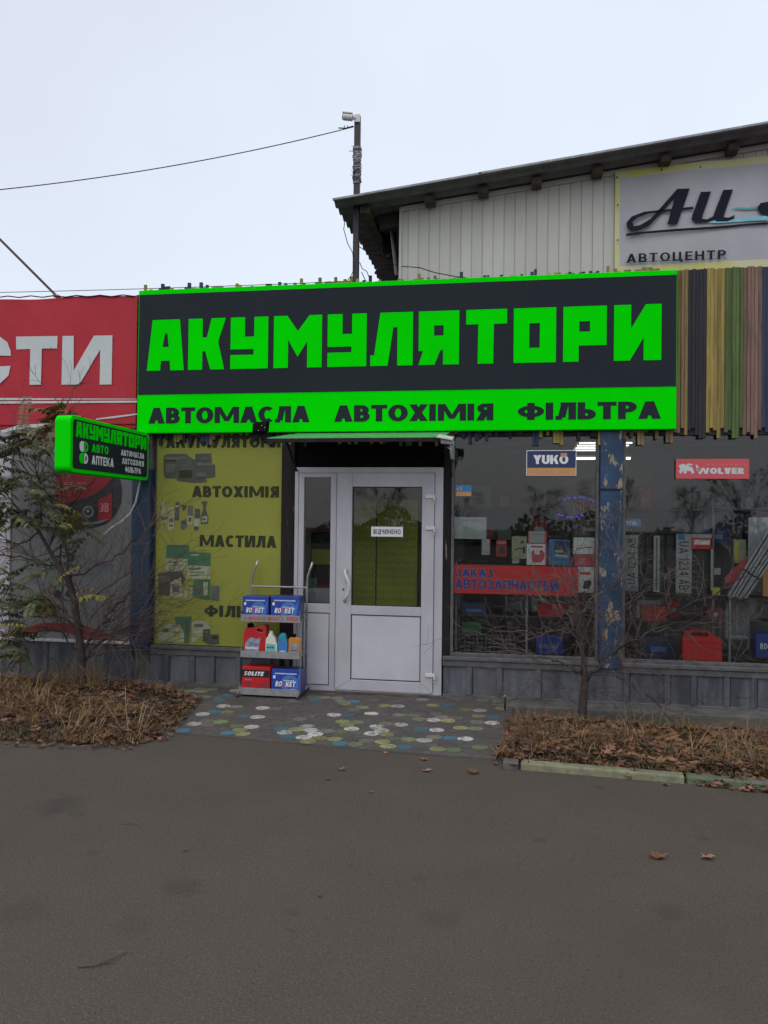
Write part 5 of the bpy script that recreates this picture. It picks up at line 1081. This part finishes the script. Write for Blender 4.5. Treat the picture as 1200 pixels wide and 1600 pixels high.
item('dim_green_carton', 'dull green goods on the middle shelf behind the wire basket', 'carton', 722, 972, 752, 990, .32, 'yb_green', (), .12)
wb = thing('wire_basket', 'dull wire mesh basket low behind the middle window', 'basket', tuple(P(760, 1024, .24))); k = MB()
for i in range(14): xx = P(720+i*6.5, 1000, .22).x; k.tube([(xx, .22, P(760, 1024, .22).z), (xx, .22, P(760, 992, .22).z)], .0022, 'metal_grey', 4)
for i in range(6): zz = P(760, 1024-i*6.4, .22).z; k.tube([(P(719, 1000, .22).x, .22, zz), (P(806, 1000, .22).x, .22, zz)], .0022, 'metal_grey', 4)
obj('mesh_front', k, wb)
for q in ((718, 'left'), (807, 'mid'), (834, 'r')):
    pass
item('small_blue_box', 'small bright blue carton on top of the number plate case', 'carton', 972, 811, 1002, 823, .16, 'print_blue', (), .08, (('VITAL', .2, .25, .55, .5, 'print_white'),))
# number plate case
cs_ = thing('plate_case', 'dark glazed case holding sample number plates in the right window', 'display case', tuple(P(1045, 930, .2)))
a_, b_, c_, d_ = rc(973, 831, 1112, 929, .2); k = MB(); k.box(a_, b_, .24, .26, c_, d_, 'box_black'); obj('backboard', k, cs_)
k = MB(); rect_frame(k, a_, b_, c_, d_, .012, .17, .239, 'shelf_dark'); obj('case_frame', k, cs_)
for xq in (1010, 1042): 
    k = MB(); xx = P(xq, 880, .2).x; k.box(xx-.004, xx+.004, .2, .238, c_+.012, d_-.012, 'shelf_dark'); obj('divider', k, cs_)
def plate(x0, y0, x1, y1, up, label):
    a_, b_, c_, d_ = rc(x0, y0, x1, y1, .19); t = thing('number_plate', label, 'number plate', ((a_+b_)/2, .19, c_), 'sample number plates in the glazed case'); k = MB(); k.box(a_, b_, .188, .191, c_, d_, 'plate'); obj('plate', k, t, bevel=.001)
    L_ = d_-c_; W2 = b_-a_; k = MB()
    fr = (lambda u, v, d: (b_-W2*.2-v, .187-d, c_+u)) if up else (lambda u, v, d: (a_+W2*.2+v, .187-d, d_-u))
    g2 = lambda s_, u0, uw: text(k, s_, (lambda u, v, d: fr(u+u0, v, d)), uw, W2*.6, 'ink', t=.13, gap=.22)
    g2('UA', L_*.13, L_*.2); g2('1234', L_*.40, L_*.30); g2('AB', L_*.77, L_*.17)
    q = [fr(L_*.02, -W2*.1, 0), fr(L_*.10, -W2*.1, 0), fr(L_*.10, W2*.35, 0), fr(L_*.02, W2*.35, 0)]; k.add(q, [(0, 1, 2, 3)], 'print_blue'); obj('lettering', k, t)
plate(977, 836, 997, 924, True, 'white number plate standing upright and reading upwards, beside the blue pillar')
plate(1056, 834, 1081, 927, False, 'white number plate standing upright and reading downwards, beside the red booklet')
item('plate_strip', 'narrow pale upright strip between the two number plates', 'strip', 1021, 837, 1031, 925, .19, 'plate', [(rq(.42,.03,.58,.97), 'shelf_dark')], .003)
item('red_booklet', 'small red and white booklet at the top of the plate case', 'booklet', 1081, 834.5, 1112, 858, .17, 'print_red', [(rq(0,.75,1,1), 'paper'), (rq(.1,.3,.9,.62), 'print_white')], .004)
item('pale_ruler', 'thin pale upright ruler at the right edge of the plate case', 'ruler', 1110.5, 858, 1114, 922, .16, 'plate', (), .003)
item('yellow_pot', 'small yellow pot standing right of the plate case', 'pot', 1112, 918, 1125, 930, .2, 'yellow_item', (), .05)
item('yellow_cloth_pack', 'dull yellow cloth pack hanging in the right window', 'pack', 1146, 843, 1166, 880, .45, 'yb_pale', [(rq(.1,.1,.4,.9), 'yellow_item')], .03)
item('white_grid_box', 'dim white boxed item under the red pennant in the right window', 'box', 1132, 940, 1172, 1000, .45, 'room_wall', [(rq(.1,.05,.9,.12), 'paper'), (rq(.1,.05,.2,.9), 'paper'), (rq(.45,.2,.55,.9), 'print_grey')], .05)
item('corner_blue_carton', 'bright blue battery carton low at the right edge of the picture', 'carton', 1181, 990, 1226, 1028, .25, 'box_blue', (), .17, (('ROCKET', .15, .35, .7, .25, 'print_white'),))
item('far_red_carton', 'dark red carton behind the twigs in the right window', 'carton', 1003, 947, 1042, 970, .40, 'box_red', (), .15)
item('dark_blue_cartons', 'dark blue battery cartons behind the twigs, left of the red jerrycan', 'carton', 1001, 994, 1052, 1034, .36, 'print_navy', [(rq(.3,.4,.8,.6), 'box_swirl')], .12)
item('grey_screen_sheet', 'pale silver ribbed sheet hanging at the right edge of the right window', 'sheet', 1169, 808, 1206, 924, .42, 'silver', (), .01)
item('orange_pack', 'orange pack at the far right edge of the right window', 'pack', 1192, 890, 1215, 932, .2, 'print_orange', (), .05)
k = MB(); ppoly(k, [(1131,903),(1168,868),(1168,903),(1150,915),(1133,908)], .30, 'print_pinkred'); pe = obj('pennant_cloth', k)
pe.name = 'red_pennant'; tag(pe, 'red pennant with curly pale letters behind the wiper blades', 'pennant')
k = MB(); k.tube([P(*q, .297) for q in ((1134, 905), (1142, 910), (1141, 903), (1137, 899), (1148, 896))], .006, 'print_palered', 4); k.tube([P(*q, .297) for q in ((1160, 882), (1155, 888), (1153, 896), (1158, 897), (1162, 890), (1160, 882))], .006, 'print_palered', 4); o = obj('lettering', k, pe)
for i_, ((a1, b1), (a2, b2), lb) in enumerate((((1140, 933), (1212, 815), 'lower silver wiper blade pack, leftmost of the slanting bundle'), ((1152, 934), (1216, 832), 'middle silver wiper blade pack in the slanting bundle'), ((1162, 933), (1222, 846), 'right silver wiper blade pack in the slanting bundle'))):
    A, B_ = P(a1, b1, .14+i_*.02), P(a2, b2, .14+i_*.02); t = thing('wiper_blade_pack', lb, 'wiper blade', tuple(A), 'slanting wiper blades in the right window'); d_ = (B_-A); n_2 = Vector((-d_.z, 0, d_.x)).normalized()
    k = MB(); k.obox((A+B_)/2, d_/2, Vector((0, .008, 0)), n_2*.026, 'silver'); obj('sleeve', k, t, bevel=.003)
    k = MB(); k.obox((A+B_)/2-Vector((0, .012, 0)), d_/2*.96, Vector((0, .004, 0)), n_2*.006, 'shelf_dark'); obj('blade', k, t)
    k = MB(); k.obox(A+d_*.35-Vector((0, .017, 0)), d_*.01, Vector((0, .001, 0)), n_2*.03, 'box_black'); obj('tie', k, t)
# jerrycan
a_, b_, c_, d_ = rc(1066, 985, 1128, 1038, .07); jc = thing('jerrycan', 'bright red plastic jerrycan standing on the sill inside the right window', 'jerrycan', ((a_+b_)/2, .12, c_))
k = MB(); k.prism([hull_xy(a_, b_, c_, d_, [(.03,0),(.97,0),(1,.05),(1,.72),(.95,.80),(.78,.86),(.70,.98),(.62,1),(.18,1),(.08,.95),(.03,.85),(0,.75),(0,.05)]), hull_xy(a_, b_, c_, d_, [(.20,.83),(.62,.83),(.68,.88),(.62,.94),(.24,.94),(.18,.88)])], .06, .19, 'jerry_red'); obj('body', k, jc, bevel=.010, seg=2)
k = MB()
for q in (((.1,.12),(.9,.12)), ((.1,.66),(.9,.66))):
    p0, p1 = [Vector((a_+(b_-a_)*u, .058, c_+(d_-c_)*v)) for u, v in q]; k.tube([p0, p1], .005, 'jerry_red', 6)
obj('moulded_rib', k, jc)
k = MB(); k.tube([P(1146, 1036, .2), P(1156, 1010, .25), P(1166, 985, .3), P(1170, 950, .35)], .004, 'plastic_grey', 5); k.tube([P(1146, 1036, .2), P(1168, 1012, .2), P(1172, 990, .2)], .004, 'plastic_grey', 5)
tag(obj('grey_leads', k, origin=tuple(P(1146, 1036, .2))), 'thin grey leads hanging right of the red jerrycan', 'cable')
# LED open sign
led = thing('led_sign', 'small led sign with glowing blue dashes and dim red letters behind the glass', 'led sign', tuple(P(900, 812, .8)))
k = MB()
for (x_, y_) in ((882, 781), (889, 778), (898, 777.5), (907, 777), (912, 777), (923, 781), (928, 783), (873, 804), (878, 806), (888, 808), (894, 808), (902, 807), (909, 805)):
    c = P(x_, y_, .8); k.obox(c, Vector((.014, 0, R.uniform(-.003, .003))), Vector((0, .006, 0)), Vector((0, 0, .007)), 'led_blue')
obj('blue_lights', k, led)
k = MB(); ptext(k, 'РІНО', 896, 787, 932, 797, .79, 'led_red', t=.08, gap=.25); obj('red_letters', k, led)
k = MB(); a_, b_, c_, d_ = rc(868, 772, 934, 813, .83); k.box(a_, b_, .83, .84, c_, d_, 'box_black'); obj('panel', k, led)

# ================================================================ TREES AND TWIGS
def twigs(mb, p, d, ln, r, depth, rr, m, up=.0, spread=.7, wig=.28, nseg=5, kids=(2, 4), minr=.0016, flat=.6):
    pts = [Vector(p)]; dd = Vector(d).normalized(); st = ln/nseg; att = []
    for i in range(nseg):
        dd = (dd+Vector((rr.uniform(-wig, wig), rr.uniform(-wig, wig)*flat, rr.uniform(-wig, wig)+up))).normalized()
        pts.append(pts[-1]+dd*st); att.append((pts[-1], dd.copy(), (i+1)/nseg))
    mb.tube(pts, r, m, 5 if r > .008 else (4 if r > .004 else 3), max(minr, r*.45))
    if depth <= 0: return pts
    for q in range(rr.randint(*kids)):
        a_, dr, f_ = att[rr.randrange(len(att))]
        nd = (dr+Vector((rr.uniform(-1, 1)*spread, rr.uniform(-1, 1)*spread*flat, rr.uniform(-1, 1)*spread))).normalized()
        twigs(mb, a_, nd, ln*rr.uniform(.45, .8), max(minr, r*.55), depth-1, rr, m, up, spread, wig, nseg, kids, minr, flat)
    return pts
def kink(pp, rr, n=4, a=.014):
    o = [pp[0]]
    for p_, q_ in zip(pp[:-1], pp[1:]):
        for i in range(1, n+1): o.append(p_+(q_-p_)*(i/n)+(Vector((rr.gauss(0, a), rr.gauss(0, a), rr.gauss(0, a))) if i < n else Vector((0, 0, 0))))
    return o
def frond(mb, p, d, ln, rr, m, droop=.5, n=9, wd=.05):
    dd = Vector(d).normalized(); pts = [Vector(p)]; lv = []
    for i in range(6):
        dd = (dd+Vector((0, 0, -droop/6))).normalized(); pts.append(pts[-1]+dd*ln/6)
    mb.tube(pts, .0016, 'twig', 3, .001)
    sd_ = dd.cross(Vector((0, 0, 1))); sd_ = sd_.normalized() if sd_.length > .1 else Vector((1, 0, 0))
    for i in range(n):
        f = (i+1)/(n+.5); j = min(int(f*6), 5); q = pts[j]+(pts[j+1]-pts[j])*(f*6-j); l_ = wd*(1-.4*abs(f-.5))*rr.uniform(.8, 1.25)
        for s in (-1, 1):
            dr = (sd_*s+dd*.35+Vector((rr.uniform(-.2, .2), rr.uniform(-.2, .2), rr.uniform(-.65, .0)))).normalized(); nn = dr.cross(dd).normalized(); pw_ = dr.cross(nn)*l_*.19
            mb.add([q, q+dr*l_*.45+pw_, q+dr*l_+Vector((0, 0, -.008)), q+dr*l_*.45-pw_], [(0, 1, 2, 3)], m)
# left tree
YT = -.55
lt = thing('sumac_tree', 'slim leaning tree with green feather leaves and bare twigs before the poster', 'tree', tuple(G(128, 1083)))
rr = random.Random(21)
tp = [(128, 1085), (128, 1055), (127, 1020), (121, 975), (117, 941), (106, 907), (90, 882), (76, 858), (61, 831), (45, 812), (24, 790), (8, 770)]
k = MB(); tpts = [P(a_, b_, YT-.02*i_) for i_, (a_, b_) in enumerate(tp)]; k.tube(tpts, [.043, .04, .037, .031, .027, .023, .020, .017, .014, .011, .008, .005], 'bark', 8); obj('trunk', k, lt, smooth=True)
limbs = [([(127, 1020), (150, 985), (175, 955), (205, 925), (232, 900)], .016), ([(124, 1000), (122, 960), (105, 890), (97, 800), (92, 720), (97, 650), (100, 622)], .013), ([(61, 831), (70, 790), (58, 740), (50, 690)], .011),
         ([(106, 907), (140, 890), (180, 868), (222, 835), (240, 815)], .009), ([(90, 882), (50, 875), (10, 868), (-20, 862)], .009), ([(117, 941), (150, 930), (195, 900), (225, 870)], .008),
         ([(121, 975), (80, 960), (30, 965), (0, 975)], .008), ([(76, 858), (90, 820), (110, 790), (150, 740)], .008), ([(128, 1040), (160, 1000), (190, 985), (240, 960)], .010), ([(126, 1020), (95, 985), (60, 985), (20, 1000), (0, 1015)], .009), ([(61, 831), (30, 850), (0, 845)], .008), ([(97, 800), (60, 760), (30, 720), (12, 690)], .008), ([(95, 850), (98, 900), (100, 950), (98, 1000)], .007)]
k = MB(); tw = MB(); tips = []
for pts_, r_ in limbs:
    pp = [P(a_, b_, YT-.03*rr.uniform(-4, 4)*(i_ > 0)) for i_, (a_, b_) in enumerate(pts_)]; k.tube(kink(pp, rr), r_, 'bark', 6, max(.003, r_*.3))
    for i_ in range(1, len(pp)):
        for _ in range(4):
            q = pp[i_-1]+(pp[i_]-pp[i_-1])*rr.random(); d_ = (pp[i_]-pp[i_-1]).normalized()+Vector((rr.uniform(-.9, .9), rr.uniform(-.5, .5), rr.uniform(-.4, .9)))
            twigs(tw, q, d_, rr.uniform(.18, .42), .0042, 2, rr, 'twig_red', .03, .8, .25, 4, (1, 3), .0014)
for i_ in range(16):      # bare twiggy skirt to the right of the trunk
    q = P(rr.uniform(150, 235), rr.uniform(860, 1010), YT+rr.uniform(-.15, .2))
    twigs(tw, P(rr.uniform(128, 160), rr.uniform(960, 1045), YT+rr.uniform(-.1, .15)), (rr.uniform(.5, 1), rr.uniform(-.3, .3), rr.uniform(.0, .8)), rr.uniform(.4, .85), .006, 3, rr, rr.choice(('twig_red', 'twig')), .03, .8, .2, 5, (2, 4), .0014)
for i_ in range(9):
    twigs(tw, P(rr.uniform(90, 128), rr.uniform(940, 1045), YT+rr.uniform(-.1, .15)), (rr.uniform(-1, -.2), rr.uniform(-.3, .3), rr.uniform(.0, .5)), rr.uniform(.3, .6), .005, 3, rr, 'twig', .03, .8, .2, 5, (2, 3), .0014)
obj('limb', k, lt, smooth=True); tag(obj('twigs', tw, lt), kind='stuff')
k = MB()
def fr_region(n, x0, x1, y0, y1, m='leaf_green', droop=.7, ln=(.22, .38)):
    for _ in range(n):
        frond(k, P(rr.uniform(x0, x1), rr.uniform(y0, y1), YT+rr.uniform(-.35, .25)), (rr.uniform(-1, 1), rr.uniform(-.6, .4), rr.uniform(-.2, .5)), rr.uniform(*ln), rr, m, droop, rr.randint(10, 14), rr.uniform(.055, .085))
fr_region(74, -25, 68, 668, 805); fr_region(18, 25, 95, 735, 835); fr_region(12, 72, 112, 625, 662, 'leaf_olive', .5, (.12, .2)); fr_region(10, 60, 88, 655, 705, 'leaf_olive', .8, (.12, .22))
fr_region(13, 92, 132, 780, 845, 'leaf_green'); fr_region(4, 105, 130, 815, 850, 'leaf_yellow', .7, (.15, .25)); fr_region(42, -10, 78, 875, 960); fr_region(5, 40, 85, 915, 950, 'leaf_yellow')
fr_region(14, 0, 60, 955, 1035); fr_region(3, 130, 155, 915, 935, 'leaf_yellow', .7, (.15, .22)); fr_region(5, 0, 40, 1000, 1040, 'leaf_green'); fr_region(5, -20, 30, 800, 870)
tag(obj('crown', k, lt), kind='stuff')
# right bare tree
rt_ = thing('bare_sapling', 'low bare crooked sapling with pale tangled twigs in the right bed', 'tree', tuple(G(908, 1148)))
rr = random.Random(33); YR = -.75; k = MB()
tp = [(908, 1150), (909, 1120), (912, 1090), (914, 1060), (911, 1030), (908, 1000)]
k.tube([P(a_, b_, YR) for a_, b_ in tp], [.040, .036, .032, .028, .018, .012], 'bark', 8); obj('trunk', k, rt_, smooth=True)
k = MB(); tw = MB()
for pts_, r_, m_ in (([(914, 1065), (935, 1040), (960, 1020), (990, 1000), (1018, 985), (1045, 960), (1075, 945), (1120, 925), (1160, 903)], .018, 'bark'), ([(911, 1030), (903, 995), (902, 960), (898, 930), (892, 905), (880, 885)], .010, 'twig'),
        ([(914, 1060), (895, 1045), (870, 1033), (845, 1026), (820, 1018)], .013, 'bark'), ([(912, 1040), (925, 1010), (950, 975), (985, 940), (1010, 905)], .010, 'twig'), ([(908, 1000), (890, 965), (860, 945), (835, 930), (820, 925)], .007, 'twig_pale'),
        ([(912, 1080), (880, 1075), (850, 1060), (820, 1075), (800, 1095)], .006, 'twig'), ([(909, 1100), (880, 1092), (850, 1080)], .005, 'twig'), ([(902, 960), (930, 930), (970, 900), (1000, 880)], .006, 'twig_pale'),
        ([(914, 1060), (945, 1050), (975, 1060), (1000, 1080), (1030, 1100)], .006, 'twig'), ([(960, 1020), (965, 980), (955, 940), (960, 900), (968, 870)], .006, 'twig_pale'), ([(1018, 985), (1050, 985), (1080, 975), (1130, 980), (1190, 960)], .006, 'twig'),
        ([(1045, 960), (1040, 930), (1055, 890)], .005, 'twig_pale'), ([(908, 1000), (880, 985), (850, 990), (822, 985)], .006, 'twig_pale'), ([(935, 1040), (990, 1035), (1040, 1060), (1100, 1100)], .006, 'twig'), ([(912, 1090), (940, 1080), (960, 1090)], .005, 'twig')):
    pp = [P(a_+rr.uniform(-3, 3)*(i_ > 0), b_, YR+rr.uniform(-.12, .12)*(i_ > 0)) for i_, (a_, b_) in enumerate(pts_)]; r_ *= .8; k.tube(kink(pp, rr), r_, m_, 6, max(.0025, r_*.22))
    for i_ in range(1, len(pp)):
        for _ in range(rr.choice((2, 3, 3))):
            q = pp[i_-1]+(pp[i_]-pp[i_-1])*rr.random(); d_ = (pp[i_]-pp[i_-1]).normalized()*.8+Vector((rr.uniform(-.8, .8), rr.uniform(-.5, .5), rr.uniform(-.7, .9)))
            twigs(tw, q, d_, rr.uniform(.2, .5), .0033, 3, rr, rr.choice(('twig_pale', 'twig', 'twig_red', 'twig')), .0, .85, .34, 6, (1, 3), .0011)
obj('limb', k, rt_, smooth=True); tag(obj('twigs', tw, rt_), kind='stuff')

# ================================================================ DRY GRASS, LEAVES
def rnd_in(poly, rr):
    xs = [p[0] for p in poly]; ys = [p[1] for p in poly]
    while True:
        x_, y_ = rr.uniform(min(xs), max(xs)), rr.uniform(min(ys), max(ys))
        if inside(x_, y_, poly): return x_, y_
def edged(x_, y_, poly): return min(math.dist((x_, y_), seg_near(x_, y_, poly[i], poly[(i+1) % len(poly)])) for i in range(len(poly)))
def grass(name, poly, clumps, rr, mats_, hr_=(.05, .16), per=(14, 30), keep=None):
    mb = MB()
    for _ in range(clumps):
        x_, y_ = rnd_in(poly, rr)
        if keep and not keep(x_, y_): continue
        m_ = rr.choice(mats_); H = rr.uniform(*hr_); ld = rr.uniform(0, 6.28); H *= rr.choice((.35, .6, .6, 1, 1.25)); sp = rr.uniform(.02, .07); ed = edged(x_, y_, poly); H *= min(1, .22+ed/.32); sp *= min(1, .4+ed/.15)
        for b_ in range(rr.randint(*per)):
            bx_, by_ = x_+rr.gauss(0, sp), y_+rr.gauss(0, sp); a_ = ld+rr.gauss(0, 1.3); h_ = H*rr.uniform(.5, 1.2); l_ = h_*rr.uniform(.3, 2.4); w2 = rr.uniform(.0018, .004)
            ca, sa = math.cos(a_), math.sin(a_); px_, py_ = -sa*w2, ca*w2; z0 = .02
            mb.add([(bx_-px_, by_-py_, z0), (bx_+px_, by_+py_, z0), (bx_+ca*l_*.5+px_*.8, by_+sa*l_*.5+py_*.8, z0+h_*.75), (bx_+ca*l_*.5-px_*.8, by_+sa*l_*.5-py_*.8, z0+h_*.75), (bx_+ca*l_*1.1, by_+sa*l_*1.1, z0+h_*rr.uniform(.5, 1.05))], [(0, 1, 2, 3), (3, 2, 4)], m_)
    return tag(obj(name, mb), 'dry straw coloured grass tangled over the bed', 'grass', kind='stuff')
def leafshape(mb, x_, y_, z_, s_, rr, m_):
    a_ = rr.uniform(0, 6.28); tx, ty = rr.gauss(0, .3), rr.gauss(0, .3); n = rr.choice((5, 7, 9)); vs = [(x_, y_, z_+.004)]
    for i in range(n*2):
        rr_ = s_*(1 if i % 2 == 0 else .58)*rr.uniform(.8, 1.15)*(1 if i else 1.3); t = a_+math.pi*i/n; dx_, dy_ = rr_*math.cos(t), rr_*math.sin(t)*.85
        vs.append((x_+dx_, y_+dy_, z_+.004+max(-.002, dx_*tx+dy_*ty)+rr.uniform(0, .38)*s_))
    mb.add(vs, [(0, i+1, (i+1) % (n*2)+1) for i in range(n*2)], m_)
def litter(name, poly, n, rr, hz, sz=(.016, .05), keep=None):
    mb = MB()
    for _ in range(n):
        x_, y_ = rnd_in(poly, rr)
        if keep and not keep(x_, y_): continue
        leafshape(mb, x_, y_, hz*min(1, edged(x_, y_, poly)/.16)+rr.uniform(0, .018), rr.uniform(*sz), rr, rr.choice(('leaf_dry', 'leaf_dry', 'leaf_dark', 'leaf_dry2', 'leaf_dark', 'leaf_dark', 'soil_leaf')))
    return tag(obj(name, mb), 'drift of fallen brown leaves', 'leaves', kind='stuff')
rr = random.Random(5)
edge = lambda poly, d: (lambda x_, y_: min(math.dist((x_, y_), seg_near(x_, y_, poly[i], poly[(i+1) % len(poly)])) for i in range(len(poly))) > d)
bare = G(205, 1102)
notbare = lambda x_, y_: ((x_-bare.x)/.75)**2+((y_-bare.y)/.27)**2 > 1 or rr.random() < .10
grass('left_dry_grass', BEDL, 900, rr, ['straw', 'straw', 'straw_pale', 'leaf_dry', 'grass_olive', 'leaf_dark'], (.05, .15), keep=notbare)
litter('left_fallen_leaves', BEDL, 1600, rr, .064, (.012, .048))
grass('right_dry_grass', BEDR, 820, rr, ['straw', 'grass_olive', 'grass_olive', 'straw', 'leaf_dark', 'leaf_dry', 'straw_pale'], (.04, .13))
litter('right_fallen_leaves', BEDR, 1900, rr, .062, (.012, .052))
grass('left_long_straw', BEDL, 210, rr, ['straw', 'straw_pale', 'straw', 'straw_pale'], (.16, .26), (5, 14), keep=notbare)
grass('right_long_straw', BEDR, 170, rr, ['straw', 'straw_pale', 'grass_olive'], (.12, .22), (4, 12))
# tall dry stems around the left trunk
k = MB(); c = G(128, 1083)
for _ in range(260):
    x_, y_ = c.x+rr.gauss(0, .13), c.y+rr.gauss(0, .08); h_ = rr.uniform(.12, .34); k.tube([(x_, y_, .04), (x_+rr.gauss(0, .03), y_, h_*.6), (x_+rr.gauss(0, .06), y_+rr.gauss(0, .03), h_)], .0022, rr.choice(('straw', 'straw_pale', 'twig')), 3, .001)
for _ in range(120):
    c2 = G(rr.uniform(800, 850), rr.uniform(1150, 1185)); x_, y_ = c2.x, c2.y; h_ = rr.uniform(.1, .25); k.tube([(x_, y_, .02), (x_+rr.gauss(0, .03), y_, h_*.6), (x_+rr.gauss(0, .06), y_+rr.gauss(0, .03), h_)], .0022, rr.choice(('straw', 'leaf_dry', 'twig')), 3, .001)
tag(obj('dry_stems', k), 'upright dry brown weed stems', 'weeds', kind='stuff')
# kerbside drift at the right
dr = [(g.x, g.y) for g in (G(1085, 1228), G(1400, 1262), G(1400, 1240), G(1100, 1218))]
litter('kerbside_leaves', dr, 90, rr, .0, (.02, .06))
spill = [(g.x, g.y) for g in (G(-100, 1150), G(-100, 1166), G(190, 1174), G(262, 1160), G(300, 1115), G(240, 1150))]
litter('bed_edge_leaves', spill, 230, rr, .0, (.012, .03))
dk = [(g.x, g.y) for g in (G(780, 1204), G(1060, 1224), G(1400, 1254), G(1400, 1240), G(1060, 1212), G(780, 1192))]
litter('kerb_top_leaves', dk, 120, rr, .05, (.014, .045), keep=lambda x_, y_: rr.random() < (.75 if x_ > G(1060, 1220).x or x_ < G(830, 1200).x else .3))
# single leaves on the asphalt
for (x_, y_, s_, m_, lb) in ((1027, 1341, .05, 'leaf_dry', 'brown leaf lying alone on the asphalt, left of a paler one'), (1106, 1342, .042, 'leaf_dry2', 'pale tan leaf lying alone on the asphalt at the right'), (533, 1204, .03, 'leaf_dry2', 'tan leaf on the asphalt just below the painted tiles'),
        (512, 1219, .02, 'leaf_dark', 'tiny dark leaf on the asphalt left of the tan one'), (666, 1206, .035, 'leaf_dry2', 'curled reddish leaf on the asphalt in front of the door'), (740, 1209, .045, 'leaf_dark', 'dark curled leaf near the corner of the right bed'),
        (662, 1188, .032, 'leaf_dry2', 'pale leaf at the lower edge of the painted tiles'), (1118, 1218, .06, 'leaf_dry2', 'large tan maple leaf leaning on the green kerb'), (1166, 1236, .05, 'leaf_dry2', 'tan leaf below the green kerb near the right edge'),
        (603, 1178, .022, 'leaf_dry', 'small orange brown leaf on the tile patch edge'), (580, 1239, .014, 'straw_pale', 'tiny pale scrap on the asphalt below the door'), (775, 1195, .022, 'leaf_dry', 'small leaf at the end of the yellow kerb'), (290, 1330, .015, 'leaf_dark', 'tiny dark crumb of leaf on the left asphalt'), (500, 1402, .012, 'leaf_dark', 'tiny dark speck of leaf in mid asphalt'), (95, 1240, .012, 'leaf_dark', 'tiny dark leaf scrap beside the left bed'), (1040, 1228, .03, 'straw_pale', 'pale yellow leaf below the yellow kerb')):
    g = G(x_, y_); mb = MB(); leafshape(mb, g.x, g.y, .002, s_, rr, m_); tag(obj('fallen_leaf', mb, origin=(g.x, g.y, 0)), lb, 'leaf', 'fallen leaves scattered on the asphalt')
k = MB(); k.tube([G(122, 1510, .006), G(150, 1508, .008), G(175, 1498, .010), G(200, 1487, .006)], .0035, 'twig', 5, .002); k.tube([G(160, 1504, .01), G(182, 1502, .008)], .0025, 'twig', 4, .0015)
tag(obj('fallen_twig', k, origin=tuple(G(160, 1500))), 'thin dark twig lying on the asphalt at the lower left', 'twig')
k = MB(); k.tube([G(190, 1287, .005), G(207, 1286, .008), G(222, 1292, .004)], .002, 'twig', 4, .001); tag(obj('fallen_twig', k, origin=tuple(G(205, 1287))), 'tiny thin twig on the asphalt below the left bed', 'twig')
# small stake by the right bed
g = G(789, 1112); k = MB(); k.tube([(g.x, g.y, .0), (g.x, g.y, .13)], .008, 'post_dark', 6); k.tube([(g.x-.02, g.y, .128), (g.x+.004, g.y, .134)], .007, 'paper', 6)
tag(obj('small_stake', k, origin=(g.x, g.y, 0)), 'short dark stake with pale tip at the corner of the right bed', 'stake')

# ================================================================ ACROSS THE STREET (what the glass reflects)
rr = random.Random(9)
base_t = MB(); twigs(base_t, (0, 0, 0), (0, 0, 1), 2.6, .08, 0, rr, 'bark', .05, .5, .06, 5)
crown_t = MB()
for _ in range(7): twigs(crown_t, (rr.uniform(-.05, .05), 0, rr.uniform(1.6, 2.6)), (rr.uniform(-1, 1), rr.uniform(-1, 1), rr.uniform(.6, 1.6)), rr.uniform(1.6, 2.6), .035, 5, rr, 'bark', .06, .85, .22, 5, (2, 4), .006, 1)
def far_tree(x_, y_, s_, lb, src=[]):
    t = thing('street_tree', lb, 'tree', (x_, y_, 0), 'bare trees across the street')
    if not src:
        t['_base'] = (0, 0, 0); a = obj('trunk', base_t, t); b = obj('crown', crown_t, t); b['kind'] = 'stuff'; src += [a, b]
    else:
        for q in src: c_ = q.copy(); C.objects.link(c_); c_.parent = t
    t.scale = (s_, s_, s_); t.rotation_euler.z = x_*1.7
for i_, x_ in enumerate((-24, -16, -9.5, -4, 1, 5.5, 10, 14.5, 19, 25, 32)):
    nth = ('first', 'second', 'third', 'fourth', 'fifth', 'sixth', 'seventh', 'eighth', 'ninth', 'tenth', 'last')[i_]
    far_tree(x_, -46+rr.uniform(-4, 4), rr.uniform(.6, .95), nth+' in the row of bare trees reflected in the shop glass, counting from its left')
k = MB()
for _ in range(9000):
    x_ = rr.uniform(-45, 50); hh_ = 1.6+.7*math.sin(x_*.5)+.5*math.sin(x_*1.3+1); z_ = rr.uniform(0, hh_); y_ = -52+rr.uniform(-.8, .8); s_ = rr.uniform(.08, .2); a_ = Vector((rr.uniform(-1, 1), rr.uniform(-1, 1), rr.uniform(-1, 1))).normalized()*s_; b_ = a_.cross(Vector((rr.uniform(-1, 1), 1, .3))).normalized()*s_; c_ = Vector((x_, y_, z_))
    k.add([c_-a_, c_+b_, c_+a_, c_-b_], [(0, 1, 2, 3)], 'hedge_far')
tag(obj('far_hedge', k), 'dark hedge across the street reflected in the glass', 'hedge', kind='stuff')

for o in S.objects:
    if '_base' in o: del o['_base']
